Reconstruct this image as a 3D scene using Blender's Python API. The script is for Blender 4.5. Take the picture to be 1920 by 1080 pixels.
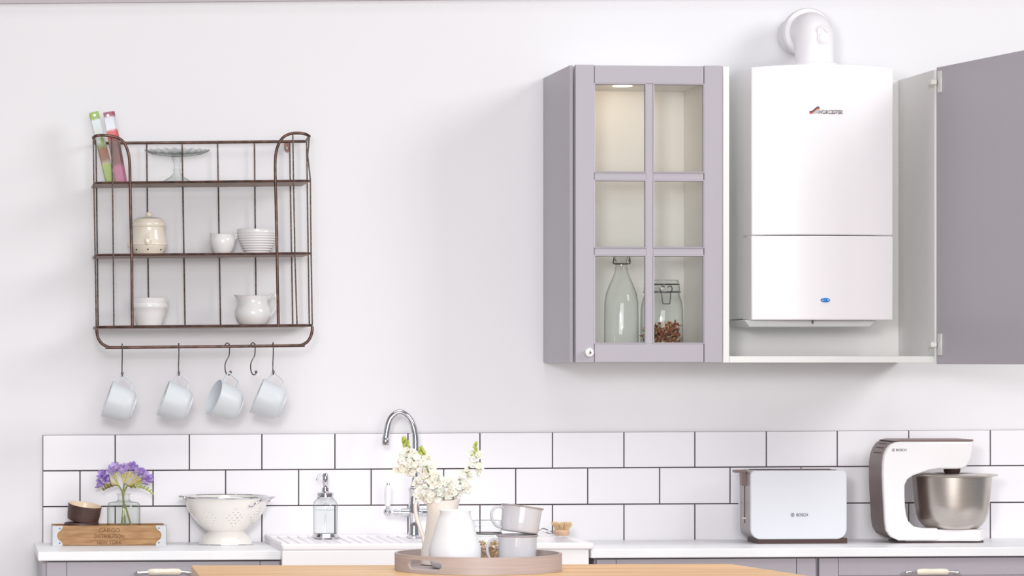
import bpy, bmesh, math, random
from mathutils import Vector, Matrix
random.seed(7)
PI = math.pi
scene = bpy.context.scene
for o in list(bpy.data.objects): bpy.data.objects.remove(o)
COL = scene.collection

# ------------------------------------------------------------------ camera
FPX = 6100.0; TH = math.radians(4.7); CX, CY = 441.0, 675.0
CAM = Vector((0.0, -9.0, 1.43))
cd = bpy.data.cameras.new('camera'); cam = bpy.data.objects.new('camera', cd); COL.objects.link(cam)
cam.location = CAM; cam.rotation_euler = (PI/2, 0, -TH)
cd.sensor_width = 36.0; cd.lens = FPX*36.0/1920.0
cd.shift_x = (960-CX)/1920.0; cd.shift_y = (CY-540)/1920.0
cd.clip_end = 60
scene.camera = cam
DV = Vector((math.sin(TH), math.cos(TH), 0)); RV = Vector((math.cos(TH), -math.sin(TH), 0)); UV = Vector((0, 0, 1))

# ------------------------------------------------------------------ world and lights
scene.view_settings.view_transform = 'Standard'
scene.view_settings.look = 'None'
scene.view_settings.gamma = 1.0
scene.view_settings.use_curve_mapping = False
scene.view_settings.exposure = -0.27
w = bpy.data.worlds.new('world'); scene.world = w; w.use_nodes = True
w.node_tree.nodes['Background'].inputs[0].default_value = (0.93, 0.945, 1.0, 1)
w.node_tree.nodes['Background'].inputs[1].default_value = 0.34

def area(name, loc, target, sx, sy, power, col=(1, 1, 1)):
    l = bpy.data.lights.new(name, 'AREA'); l.shape = 'RECTANGLE'; l.size = sx; l.size_y = sy
    l.energy = power; l.color = col
    o = bpy.data.objects.new(name, l); COL.objects.link(o); o.location = loc
    o.rotation_euler = (Vector(target)-Vector(loc)).to_track_quat('-Z', 'Y').to_euler()
    return o
area('softbox_right', (5.6, -4.3, 3.9), (1.7, 0, 1.6), 2.0, 2.0, 150, (1, .985, .975))
area('softbox_front', (0.1, -6.2, 2.0), (1.3, 0, 1.5), 0.5, 0.5, 90, (1, .99, 1.0))
area('softbox_top', (1.3, -1.7, 4.0), (1.3, -1.35, .9), 3.6, 1.6, 26, (1, .995, .99)).data.spread = math.radians(75)
area('softbox_fill', (0.6, -9.8, 2.1), (1.6, 0, 1.5), 4.0, 2.6, 330, (1, .995, 1.0))

# ------------------------------------------------------------------ pixel <-> place helpers
def ray(px, py): return DV + RV*((px-CX)/FPX) + UV*((CY-py)/FPX)
def W(px, py, Y):
    d = ray(px, py); t = (Y-CAM.y)/d.y
    return CAM + d*t
def G(px, py, z):
    d = ray(px, py); t = (z-CAM.z)/d.z
    return CAM + d*t
def kat(p): return (p-CAM).dot(DV)/FPX          # metres per pixel at a place

# ------------------------------------------------------------------ materials
def lin(c):
    r = []
    for v in c:
        v /= 255.0
        r.append(v/12.92 if v <= 0.04045 else ((v+0.055)/1.055)**2.4)
    return (r[0], r[1], r[2], 1)
def mat(name, rgb, rough=0.5, metal=0.0, var=0.03, nscale=12.0, bump=0.0, bscale=200.0, coat=0.0, spec=0.5, rgb2=None, stretch=None, sss=0.0, trans=0.0, ior=1.45):
    m = bpy.data.materials.new(name); m.use_nodes = True
    nt = m.node_tree; b = nt.nodes['Principled BSDF']
    b.inputs['Roughness'].default_value = rough; b.inputs['Metallic'].default_value = metal
    b.inputs['Coat Weight'].default_value = coat; b.inputs['Coat Roughness'].default_value = 0.08
    b.inputs['Specular IOR Level'].default_value = spec
    b.inputs['Transmission Weight'].default_value = trans; b.inputs['IOR'].default_value = ior
    if sss: b.inputs['Subsurface Weight'].default_value = sss; b.inputs['Subsurface Scale'].default_value = 0.01
    tc = nt.nodes.new('ShaderNodeTexCoord'); mp = nt.nodes.new('ShaderNodeMapping')
    nt.links.new(tc.outputs['Object'], mp.inputs['Vector'])
    if stretch: mp.inputs['Scale'].default_value = stretch
    n = nt.nodes.new('ShaderNodeTexNoise'); n.inputs['Scale'].default_value = nscale; n.inputs['Detail'].default_value = 4
    nt.links.new(mp.outputs[0], n.inputs['Vector'])
    mx = nt.nodes.new('ShaderNodeMix'); mx.data_type = 'RGBA'
    c = lin(rgb)
    c2 = lin(rgb2) if rgb2 else tuple(max(0, v*(1-var)) for v in c[:3])+(1,)
    mx.inputs['A'].default_value = c; mx.inputs['B'].default_value = c2
    if rgb2:
        rp = nt.nodes.new('ShaderNodeMapRange'); rp.inputs['From Min'].default_value = .35; rp.inputs['From Max'].default_value = .65
        nt.links.new(n.outputs['Fac'], rp.inputs['Value']); nt.links.new(rp.outputs[0], mx.inputs['Factor'])
    else: nt.links.new(n.outputs['Fac'], mx.inputs['Factor'])
    nt.links.new(mx.outputs['Result'], b.inputs['Base Color'])
    if bump:
        n2 = nt.nodes.new('ShaderNodeTexNoise'); n2.inputs['Scale'].default_value = bscale; n2.inputs['Detail'].default_value = 3
        nt.links.new(mp.outputs[0], n2.inputs['Vector'])
        bp = nt.nodes.new('ShaderNodeBump'); bp.inputs['Strength'].default_value = bump; bp.inputs['Distance'].default_value = 0.002
        nt.links.new(n2.outputs['Fac'], bp.inputs['Height']); nt.links.new(bp.outputs[0], b.inputs['Normal'])
    return m
def glass(name, clear=(250, 253, 251), edge=(150, 165, 158), refl=1.0, power=3.0, maxg=0.35):
    # thin clear glass: see-through, darker where it is seen edge-on, glossy reflections
    m = bpy.data.materials.new(name); m.use_nodes = True; nt = m.node_tree
    nt.nodes.remove(nt.nodes['Principled BSDF']); out = nt.nodes['Material Output']
    lw = nt.nodes.new('ShaderNodeLayerWeight'); lw.inputs['Blend'].default_value = 0.5
    pw = nt.nodes.new('ShaderNodeMath'); pw.operation = 'POWER'; pw.inputs[1].default_value = power
    nt.links.new(lw.outputs['Facing'], pw.inputs[0])
    mx = nt.nodes.new('ShaderNodeMix'); mx.data_type = 'RGBA'
    mx.inputs['A'].default_value = lin(clear); mx.inputs['B'].default_value = lin(edge)
    nt.links.new(pw.outputs[0], mx.inputs['Factor'])
    tr = nt.nodes.new('ShaderNodeBsdfTransparent'); nt.links.new(mx.outputs['Result'], tr.inputs['Color'])
    gl = nt.nodes.new('ShaderNodeBsdfGlossy'); gl.inputs['Roughness'].default_value = 0.03
    p5 = nt.nodes.new('ShaderNodeMath'); p5.operation = 'POWER'; p5.inputs[1].default_value = 4.0; nt.links.new(lw.outputs['Facing'], p5.inputs[0])
    mn = nt.nodes.new('ShaderNodeMath'); mn.operation = 'MULTIPLY_ADD'; mn.inputs[1].default_value = maxg; mn.inputs[2].default_value = 0.04*refl; nt.links.new(p5.outputs[0], mn.inputs[0])
    ms = nt.nodes.new('ShaderNodeMixShader'); nt.links.new(mn.outputs[0], ms.inputs[0])
    nt.links.new(tr.outputs[0], ms.inputs[1]); nt.links.new(gl.outputs[0], ms.inputs[2]); nt.links.new(ms.outputs[0], out.inputs['Surface'])
    return m
def emit(name, rgb, s):
    m = bpy.data.materials.new(name); m.use_nodes = True; b = m.node_tree.nodes['Principled BSDF']
    b.inputs['Emission Color'].default_value = lin(rgb); b.inputs['Emission Strength'].default_value = s
    b.inputs['Base Color'].default_value = lin(rgb); return m

M = {}
M['wall'] = mat('wall_paint', (239, 238, 241), .85, var=.02, nscale=2, bump=.05, bscale=300)
M['ceiling_strip'] = mat('ceiling_paint', (198, 190, 194), .8)
M['floor'] = mat('floor_boards', (190, 175, 160), .5, rgb2=(170, 155, 140), nscale=3, stretch=(1, 8, 1))
M['tile'] = mat('white_glazed_tile', (245, 243, 247), .34, var=.02, nscale=6, bump=.04, bscale=25, spec=.35)
M['grout'] = mat('dark_grout', (92, 82, 84), .9, var=.2, nscale=90)
M['counter'] = mat('white_laminate', (245, 244, 246), .35, rgb2=(236, 237, 240), nscale=5, stretch=(1, 4, 1))
M['sink'] = mat('fireclay_ceramic', (247, 244, 246), .3, var=.01)
M['grey'] = mat('lavender_grey_paint', (179, 173, 182), .38, var=.02, nscale=4)
M['white_board'] = mat('white_melamine', (236, 236, 234), .4, var=.01)
M['inner'] = mat('cream_white_melamine', (238, 236, 234), .45, var=.01)
M['wire'] = mat('dark_bronze_metal', (112, 84, 74), .38, .75, rgb2=(78, 62, 58), nscale=60)
M['wire_thin'] = mat('worn_bronze_wire', (128, 112, 104), .4, .7, rgb2=(84, 74, 70), nscale=140)
M['sheet'] = mat('bronze_sheet', (164, 144, 132), .5, .35, rgb2=(140, 120, 110), nscale=30)
M['steel'] = mat('steel_hook', (122, 116, 118), .25, .9)
M['chrome'] = mat('chrome', (222, 222, 226), .05, 1.0, var=.01)
M['brushed'] = mat('brushed_steel', (216, 209, 202), .33, 1.0, var=.1, nscale=20, stretch=(1, 1, 14))
M['white_ceramic'] = mat('white_glazed_ceramic', (244, 242, 242), .15, var=.01, coat=.4)
M['mug'] = mat('pale_blue_white_ceramic', (212, 217, 222), .35, var=.02)
M['cream'] = mat('cream_glazed_ceramic', (240, 231, 215), .16, var=.04, coat=.4)
M['enamel'] = mat('white_enamel', (204, 204, 210), .14, var=.02, coat=.5)
M['enamel_rim'] = mat('grey_enamel_rim', (168, 158, 160), .2)
M['colander'] = mat('ivory_enamel', (242, 237, 231), .14, var=.01, coat=.5)
M['jug'] = mat('matt_white_ceramic', (229, 230, 233), .5, var=.01)
M['jug2'] = mat('warm_white_ceramic', (238, 231, 224), .25, var=.01, coat=.2)
M['hole'] = mat('dark_hole', (40, 32, 28), .8)
M['boiler'] = mat('white_boiler_casing', (247, 243, 246), .28, var=.005, coat=.2)
M['boiler_side'] = mat('pale_grey_boiler_side', (246, 248, 247), .35, var=.005)
M['boiler_tray'] = mat('pale_grey_plastic', (214, 216, 216), .3)
M['flue'] = mat('white_plastic', (242, 239, 242), .4, var=.005)
M['hinge'] = mat('hinge_nickel', (228, 226, 222), .35, .25)
M['tile_led'] = emit('warm_led', (255, 226, 178), 6.0)
M['text_grey'] = mat('grey_lettering', (88, 82, 86), .5)
M['text_dark'] = mat('dark_grey_lettering', (88, 84, 88), .5)
M['text_light'] = mat('silver_lettering', (236, 234, 236), .3)
M['orange'] = mat('orange_print', (222, 98, 50), .4)
M['navy'] = mat('navy_print', (52, 62, 92), .4)
M['blue'] = mat('blue_badge', (20, 130, 216), .15, coat=.6)
M['wood_box'] = mat('oiled_box_wood', (184, 144, 100), .6, rgb2=(152, 112, 72), nscale=16, stretch=(1, 3, 9), bump=.25, bscale=60)
M['stamp'] = mat('brown_ink', (118, 84, 54), .8)
M['zinc'] = mat('zinc_bracket', (186, 188, 192), .5, .4)
M['oak'] = mat('oiled_beech_worktop', (234, 194, 142), .4, rgb2=(206, 156, 102), nscale=2.2, stretch=(1, 22, 22))
M['tray'] = mat('taupe_painted_wood', (184, 170, 166), .45, rgb2=(174, 160, 157), nscale=8, stretch=(1, 1, 20))
M['brown'] = mat('dark_brown_stoneware', (86, 62, 56), .45, rgb2=(70, 50, 46), nscale=30, stretch=(1, 1, 8))
M['brown_in'] = mat('cream_inner_glaze', (232, 212, 186), .3)
M['glass'] = glass('clear_glass', (252, 254, 253), (120, 136, 128), 1.0, 3.5, .45)
M['glass_green'] = glass('greenish_pressed_glass', (251, 253, 252), (158, 164, 162), .8, 3.4, .4)
M['pane'] = glass('cabinet_pane_glass', (254, 255, 254), (235, 240, 238), .4, 3, .05)
M['water'] = glass('water_glass', (252, 254, 254), (225, 232, 232), .4, 4, .1)
M['mixer_grey'] = mat('warm_grey_plastic', (132, 112, 108), .38)
M['mixer_white'] = mat('gloss_white_plastic', (247, 244, 246), .15, coat=.4, var=.005)
M['toaster_side'] = mat('satin_grey_metal', (168, 158, 156), .35, .4)
M['toaster_white'] = mat('satin_white_panel', (225, 226, 232), .3, var=.005)
M['dark'] = mat('dark_plastic', (78, 58, 54), .5)
M['bristle'] = mat('natural_bristle', (238, 214, 172), .8, rgb2=(216, 184, 136), nscale=80)
M['beech'] = mat('pale_beech', (222, 186, 156), .5)
M['purple'] = mat('freesia_petal', (200, 172, 232), .5, rgb2=(158, 124, 208), nscale=60, sss=.2)
M['lilac'] = mat('pale_freesia_petal', (216, 196, 238), .5, rgb2=(188, 158, 224), nscale=60, sss=.2)
M['yellowish'] = mat('freesia_throat', (216, 206, 150), .5, rgb2=(190, 176, 84), nscale=60)
M['bud'] = mat('olive_bud', (128, 120, 52), .6, rgb2=(104, 84, 44), nscale=80)
M['budg'] = mat('fresh_green_bud', (184, 196, 92), .6, rgb2=(146, 160, 62), nscale=60)
M['stem'] = mat('green_stem', (140, 146, 92), .5)
M['petal'] = mat('white_petal', (252, 248, 242), .5, rgb2=(250, 242, 226), nscale=50, sss=.3)
M['leaf'] = mat('dark_leaf', (84, 100, 60), .5)
M['potp'] = mat('potpourri_red', (178, 104, 72), .7, rgb2=(140, 70, 48), nscale=60)
M['potp2'] = mat('potpourri_cream', (232, 204, 166), .7, rgb2=(206, 168, 124), nscale=60)

# ------------------------------------------------------------------ mesh builders
class MB:
    def __init__(s): s.v = []; s.f = []
    def add(s, vs, fs):
        n = len(s.v); s.v += [tuple(v) for v in vs]; s.f += [tuple(i+n for i in f) for f in fs]; return s
    def box(s, a, b):
        x0, x1 = sorted((a[0], b[0])); y0, y1 = sorted((a[1], b[1])); z0, z1 = sorted((a[2], b[2]))
        vs = [(x0,y0,z0),(x1,y0,z0),(x1,y1,z0),(x0,y1,z0),(x0,y0,z1),(x1,y0,z1),(x1,y1,z1),(x0,y1,z1)]
        return s.add(vs, [(0,3,2,1),(4,5,6,7),(0,1,5,4),(1,2,6,5),(2,3,7,6),(3,0,4,7)])
    def tube(s, pts, r, segs=10, closed=False):
        pts = [Vector(p) for p in pts]; n = len(pts)
        rs = r if isinstance(r, (list, tuple)) else [r]*n
        tan = []
        for i in range(n):
            a = pts[(i-1) % n] if (closed or i > 0) else pts[i]; b = pts[(i+1) % n] if (closed or i < n-1) else pts[i]
            t = (b-a); tan.append(t.normalized() if t.length > 1e-9 else Vector((0,0,1)))
        u = tan[0].orthogonal().normalized(); vs = []
        for i in range(n):
            u = (u - tan[i]*u.dot(tan[i])); u = u.normalized() if u.length > 1e-6 else tan[i].orthogonal().normalized()
            w_ = tan[i].cross(u)
            for j in range(segs):
                a = 2*PI*j/segs; vs.append(pts[i]+(u*math.cos(a)+w_*math.sin(a))*rs[i])
        fs = []
        for i in range(n if closed else n-1):
            k = (i+1) % n
            for j in range(segs):
                l = (j+1) % segs; fs.append((i*segs+j, i*segs+l, k*segs+l, k*segs+j))
        if not closed:
            fs.append(tuple(reversed(range(segs)))); fs.append(tuple((n-1)*segs+j for j in range(segs)))
        return s.add(vs, fs)
    def lathe(s, prof, c=(0,0), segs=40, mtx=None, skip=None, warp=None):
        # prof: list of (radius, z); open profile, r=0 ends close it
        vs = []; idx = []
        for (r, z) in prof:
            if r < 1e-7:
                idx.append([len(vs)]); vs.append(Vector((c[0], c[1], z)))
            else:
                row = []
                for j in range(segs):
                    a = 2*PI*j/segs; p = Vector((math.cos(a)*r, math.sin(a)*r, z))
                    if warp: p = warp(p, a)
                    row.append(len(vs)); vs.append(Vector((c[0]+p.x, c[1]+p.y, p.z)))
                idx.append(row)
        fs = []
        for i in range(len(prof)-1):
            A, B = idx[i], idx[i+1]
            for j in range(segs):
                l = (j+1) % segs
                if skip and skip(i, j): continue
                if len(A) == 1 and len(B) == 1: continue
                if len(A) == 1: fs.append((A[0], B[l], B[j]))
                elif len(B) == 1: fs.append((A[j], A[l], B[0]))
                else: fs.append((A[j], A[l], B[l], B[j]))
        if mtx: vs = [mtx @ v for v in vs]
        return s.add(vs, fs)
    def prism(s, pts, y0, y1):                      # outline in XZ, extruded along Y
        n = len(pts)
        vs = [(p[0], y0, p[1]) for p in pts]+[(p[0], y1, p[1]) for p in pts]
        fs = [tuple(range(n)), tuple(reversed(range(n, 2*n)))]
        for i in range(n):
            j = (i+1) % n; fs.append((i, i+n, j+n, j))
        return s.add(vs, fs)
    def plan(s, pts, z0, z1):                       # outline in XY, extruded along Z
        n = len(pts)
        vs = [(p[0], p[1], z0) for p in pts]+[(p[0], p[1], z1) for p in pts]
        fs = [tuple(reversed(range(n))), tuple(range(n, 2*n))]
        for i in range(n):
            j = (i+1) % n; fs.append((i, j, j+n, i+n))
        return s.add(vs, fs)
    def ball(s, c, r, seg=12, sc=(1,1,1)):
        n = seg//2; prof = [(max(0, r*math.sin(PI*i/n)), -r*math.cos(PI*i/n)) for i in range(n+1)]
        prof[0] = (0, -r); prof[-1] = (0, r)
        m = Matrix.Translation(c) @ Matrix.Diagonal((*sc, 1))
        return s.lathe(prof, segs=seg, mtx=m)

def obj(name, mb, m, parent=None, bevel=0, smooth=True, label=None, kind=None, solid=0, ang=38, bseg=2, loc=None):
    me = bpy.data.meshes.new(name); me.from_pydata(mb.v, [], mb.f); me.update()
    bm = bmesh.new(); bm.from_mesh(me); bmesh.ops.recalc_face_normals(bm, faces=bm.faces); bm.to_mesh(me); bm.free()
    me.materials.append(m if not isinstance(m, str) else M[m])
    if smooth:
        for p in me.polygons: p.use_smooth = True
        me.set_sharp_from_angle(angle=math.radians(ang))
    o = bpy.data.objects.new(name, me); COL.objects.link(o)
    if parent: o.parent = parent
    if loc is not None: o.location = loc
    if bevel:
        b = o.modifiers.new('bevel', 'BEVEL'); b.width = bevel; b.segments = bseg; b.limit_method = 'ANGLE'; b.angle_limit = math.radians(40)
    if label: o['label'] = label
    if kind: o['kind'] = kind
    return o
def thing(name, label, cat, loc=(0,0,0), group=None, rot=(0,0,0)):
    o = bpy.data.objects.new(name, None); COL.objects.link(o); o.location = loc; o.rotation_euler = rot
    o.empty_display_size = .05
    o['label'] = label; o['category'] = cat
    if group: o['group'] = group
    return o
def dup(root, loc, rot, label, group=None):
    r = root.copy(); COL.objects.link(r); r.location = loc; r.rotation_euler = rot; r['label'] = label
    if group: r['group'] = group
    for ch in list(root.children):
        c = ch.copy(); COL.objects.link(c); c.parent = r
        for g in list(ch.children):
            d = g.copy(); COL.objects.link(d); d.parent = c
    return r
def text(name, body, m, width, center, parent, extrude=.0004, bold=0.0, height=None):
    cu = bpy.data.curves.new(name+'_c', 'FONT'); cu.body = body; cu.size = 1; cu.extrude = 0; cu.offset = bold
    cu.align_x = 'LEFT'
    to = bpy.data.objects.new(name+'_t', cu); COL.objects.link(to); bpy.context.view_layer.update()
    me = bpy.data.meshes.new_from_object(to.evaluated_get(bpy.context.evaluated_depsgraph_get()))
    bpy.data.objects.remove(to)
    xs = [v.co.x for v in me.vertices]; ys = [v.co.y for v in me.vertices]
    sx = width/(max(xs)-min(xs)); sy = sx if height is None else height/(max(ys)-min(ys))
    cx = (max(xs)+min(xs))/2; cy = (max(ys)+min(ys))/2
    for v in me.vertices: v.co = Vector((center[0]+(v.co.x-cx)*sx, center[1], center[2]+(v.co.y-cy)*sy))
    me.materials.clear(); me.materials.append(M[m]); me.name = name
    o = bpy.data.objects.new(name, me); COL.objects.link(o); o.parent = parent
    sd = o.modifiers.new('thickness', 'SOLIDIFY'); sd.thickness = extrude; sd.offset = 0
    return o
def spline(pts, n=8):                               # Catmull-Rom through points
    P = [Vector(p) for p in pts]; out = []
    for i in range(len(P)-1):
        p0 = P[max(i-1, 0)]; p1 = P[i]; p2 = P[i+1]; p3 = P[min(i+2, len(P)-1)]
        for k in range(n):
            t = k/n; out.append(0.5*((2*p1)+(p2-p0)*t+(2*p0-5*p1+4*p2-p3)*t*t+(3*p1-p0-3*p2+p3)*t**3))
    out.append(P[-1]); return out
def shell(prof): return [(0, prof[0][1])]+list(prof)
def vessel(prof, t):                                # closed wall of thickness t from an outer profile, bottom to top
    inner = [(max(r-t, 0.0005), z) for r, z in prof if z > prof[0][1]+t]
    top = prof[-1]
    return [(0, prof[0][1])]+list(prof)+[((top[0]-t/2), top[1]+t*.35)]+list(reversed(inner))+[(max(prof[0][0]-t*1.5, .0005), prof[0][1]+t), (0, prof[0][1]+t)]
class Fr:                                           # local frame of a thing standing/hanging at pixel (px,py) at depth Y
    def __init__(s, px, py, Y, z=None):
        s.px = px; s.Y = Y
        s.o = W(px, py, Y)
        if z is not None:
            s.o.z = z
        s.k = kat(s.o)
        s.py = CY-(s.o.z-CAM.z)/s.k
    def v(s, px, py, dy=0.0):                       # point seen at (px,py) lying dy behind the frame's plane
        return W(px, py, s.Y+dy)-s.o
    def l(s, prof, cx=None):                        # profile given as (radius px, image y)
        return [(r*s.k, (s.py-y)*s.k) for r, y in prof]
    def dx(s, px): return (W(px, s.py, s.Y)-s.o).x

# ================================================================== SETTING
ZC = 0.926                                           # worktop height
wb = thing('wall_back', '', '', (0,0,0))
bpy.data.objects.remove(wb)
wall = obj('wall_back', MB().box((-2.2, 0, 0), (5.2, .12, 3.0)), 'wall', kind='structure')
obj('floor', MB().box((-2.2, -8, -.05), (5.2, .12, 0)), 'floor', kind='structure')
# ceiling stand-in, kept shallow so it blocks no light (only its lower edge shows)
p0 = W(-300, 9, -.02); p2 = W(2300, -14, -.02)
mb = MB()
za, zb = p0.z, p2.z
mb.add([(p0.x,-.02,za),(p2.x,-.02,zb),(p2.x,0,zb),(p0.x,0,za),(p0.x,-.02,3.0),(p2.x,-.02,3.0),(p2.x,0,3.0),(p0.x,0,3.0)],
       [(0,3,2,1),(4,5,6,7),(0,1,5,4),(1,2,6,5),(2,3,7,6),(3,0,4,7)])
obj('ceiling_strip_1', mb, 'ceiling_strip', kind='structure')

def lineY(i, x):
    a, b = [(816, 806), (883, 873), (950, 942), (1021, 1013)][i]
    return a+(b-a)*(x-80)/1820.0
rows = [[80,216,355,491,628,765,900,1036,1170,1303,1437,1570,1704,1857,1994],
        [80,150,287,423,560,696,832,967,1102,1237,1369,1502,1636,1780,1925,2060],
        [80,216,355,491,628,765,900,1036,1170,1303,1437,1570,1704,1857,1994]]
g0 = W(80, lineY(0, 80), -.005); g1 = W(2050, lineY(0, 2050), -.005)
mb = MB(); mb.add([(g0.x,0,ZC-.03),(g1.x,0,ZC-.03),(g1.x,0,g1.z),(g0.x,0,g0.z),(g0.x,-.0055,ZC-.03),(g1.x,-.0055,ZC-.03),(g1.x,-.0055,g1.z),(g0.x,-.0055,g0.z)],
    [(0,1,2,3),(4,7,6,5),(0,4,5,1),(1,5,6,2),(2,6,7,3),(3,7,4,0)])
obj('grout_bed', mb, 'grout', wall)
for ri, xs in enumerate(rows):
    for a, b in zip(xs[:-1], xs[1:]):
        g = 1.15
        xa, xb = a+g, b-g
        yt = (lambda x: lineY(ri, x)+(1.15 if ri else .6)); yb = (lambda x: lineY(ri+1, x)-1.15 if ri < 2 else lineY(3, x)+3)
        q = [W(xa, yb(xa), -.009), W(xb, yb(xb), -.009), W(xb, yt(xb), -.009), W(xa, yt(xa), -.009)]
        j = [random.uniform(-.0004, .0004) for _ in range(4)]
        m_ = MB(); m_.add([(p.x, -.009+jj, p.z) for p, jj in zip(q, j)]+[(p.x, -.003, p.z) for p in q],
                          [(0,1,2,3),(7,6,5,4),(0,4,5,1),(1,5,6,2),(2,6,7,3),(3,7,4,0)])
        obj('tile', m_, 'tile', wall, bevel=.0008, bseg=2)

# ================================================================== BASE UNITS, WORKTOPS, SINK
YF = -.44                                            # front edge of the worktops
def Xf(px, Y): return W(px, 1030, Y).x
# left worktop: its right end is cut at the sink
xl = Xf(71, YF); xr = Xf(527, YF); xbk = Xf(499, -.012)
t = thing('worktop', 'white laminate worktop left of the sink under the colander and wooden box', 'worktop', (xl, 0, ZC-.024))
mb = MB().plan([(0, YF), (xr-xl, YF), (xbk-xl+.001, -.011), (0, -.011)], 0, .024)
obj('slab', mb, 'counter', t, bevel=.002)
xl2 = Xf(1108, YF); xr2 = Xf(2050, YF)
t = thing('worktop', 'long white laminate worktop right of the sink under the toaster and mixer', 'worktop', (xl2, 0, ZC-.024))
obj('slab', MB().box((0, YF, 0), (xr2-xl2, -.011, .024)), 'counter', t, bevel=.002)

def grip(parent, cx, cz, y, half):                  # ceramic bow handle with chrome ends
    h = MB().tube([(cx-half*.56, y-.03, cz), (cx-half*.5, y-.031, cz+.0005), (cx-half*.3, y-.032, cz+.001), (cx, y-.033, cz+.001), (cx+half*.3, y-.032, cz+.001), (cx+half*.5, y-.031, cz+.0005), (cx+half*.56, y-.03, cz)],
                  [.0062, .0085, .0088, .0082, .0088, .0085, .0062], 14)
    g = obj('handle', h, 'cream', parent, label='cream ceramic bow handle with chrome ends')
    for s in (-1, 1):
        e = MB()
        e.tube([(cx+s*half*.55, y-.03, cz), (cx+s*half*.75, y-.03, cz-.001), (cx+s*half*.9, y-.028, cz-.002), (cx+s*half*.98, y-.02, cz-.004), (cx+s*half, y+.001, cz-.006)], [.0042, .0035, .0055, .0045, .0038], 10)
        e.ball((cx+s*half*.93, y-.028, cz-.002), .0062, 10)
        obj('handle_end', e, 'chrome', parent)
def shaker(mb, x0, x1, z0, z1, y, st=.052):         # framed front: rails and stiles with a recessed field, 3 mm joints
    d = .02
    mb.box((x0, y, z0), (x0+st, y+d, z1)); mb.box((x1-st, y, z0), (x1, y+d, z1))
    mb.box((x0+st+.0012, y+.0006, z1-st*.9), (x1-st-.0012, y+d, z1)); mb.box((x0+st+.0012, y+.0006, z0), (x1-st-.0012, y+d, z0+st*.9))
    mb.box((x0+st-.004, y+.007, z0+.004), (x1-st+.004, y+d-.001, z1-.004))
def base_unit(label, pxa, pxb, hpx, plain=False):
    yf = YF+.025
    xa, xb = Xf(pxa, yf), Xf(pxb, yf)
    t = thing('base_cabinet', label, 'cabinet', ((xa+xb)/2, 0, 0), 'grey base cabinets')
    hw = (xb-xa)/2; top = ZC-.025
    obj('carcass', MB().box((-hw, yf+.022, .1), (hw, -.012, top)), 'grey', t, bevel=.001)
    obj('plinth', MB().box((-hw, yf+.07, 0), (hw, yf+.088, .099)), 'grey', t)
    m = MB(); shaker(m, -hw+.012 if pxa < 100 else -hw+.003, hw-.003, top-.17, top-.004, yf)
    d = obj('drawer_front', m, 'grey', t, bevel=.0012)
    hx = Xf(hpx, yf)-(xa+xb)/2
    hz = W(hpx, 1072.5, yf-.03).z
    grip(d, hx, hz, yf, .0755)
    m = MB(); shaker(m, -hw+.012 if pxa < 100 else -hw+.003, hw-.003, .105, top-.176, yf)
    obj('door', m, 'grey', t, bevel=.0012)
    return t
base_unit('grey panelled base cabinet at the far left, below the colander and wooden box', 79, 527, 307)
base_unit('grey base cabinet right of the sink, half hidden by the wooden island top', 1117, 1532, 1320)
base_unit('grey base cabinet below the stand mixer with a cream and chrome handle', 1534, 1960, 1742)

# ---- sink
ZS = 0.944; ys0, ys1 = -.47, -.012
XA, XB = Xf(529, ys0), Xf(1113, ys0); XAb = Xf(496, ys1); XBb = Xf(1113, ys0)
sink = thing('ceramic_sink', 'white ceramic butler sink with a ribbed drainer between the worktops', 'sink', (XA, 0, ZS-.24))
H = .24
m = MB()
xdr = Xf(905, ys0)-XA                                 # drainer | basin
Wd = XB-XA; bx0, bx1 = xdr, Wd-.03
m.plan([(0.0, ys0), (xdr, ys0), (xdr, ys1), (XAb-XA, ys1)], H-.039, H-.004)     # drainer deck
m.box((bx0+.001, ys0+.004, H-.235), (Wd-.011, ys0+.03, H-.001))      # basin front
m.box((bx0+.001, ys1-.1, H-.235), (Wd-.011, ys1-.001, H-.002))
m.box((bx0+.001, ys0+.0305, H-.235), (bx0+.025, ys1-.1005, H-.006)); m.box((Wd-.036, ys0+.0305, H-.235), (Wd-.011, ys1-.1005, H-.002))
m.box((bx0+.026, ys0+.0305, H-.235), (Wd-.037, ys1-.1005, H-.2))
obj('basin', m, 'sink', sink, bevel=.006, bseg=3)
obj('apron', MB().box((0, ys0-.001, H-.235), (bx0, ys0+.03, H-.0172)), 'sink', sink, bevel=.002)
obj('rim', MB().box((-.001, ys0-.002, H-.017), (Wd, ys0+.022, H+.001)), 'sink', sink, bevel=.005, bseg=3)
obj('rim', MB().box((Wd-.034, ys0+.0225, H-.012), (Wd-.001, ys1-.021, H+.001)), 'sink', sink, bevel=.004, bseg=3)
obj('rim', MB().box((XAb-XA+.004, ys1-.02, H-.017), (Wd-.001, ys1, H+.001)), 'sink', sink, bevel=.005, bseg=3)
m = MB(); m.tube([(.004, ys0+.008, H-.002), (XAb-XA+.004, ys1-.008, H-.002)], .006, 10)
obj('side_rim', m, 'sink', sink)
m = MB()
for i in range(16):
    x = .03+i*(xdr-.09)/16
    m.tube([(x, ys0+.05, H-.004), (x-.0, ys1-.1, H-.003), (x, ys1-.035, H-.0025)], .0028, 6)
obj('drainer_rib', m, 'sink', sink, kind='stuff', label='raised drainer ribs')

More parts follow.
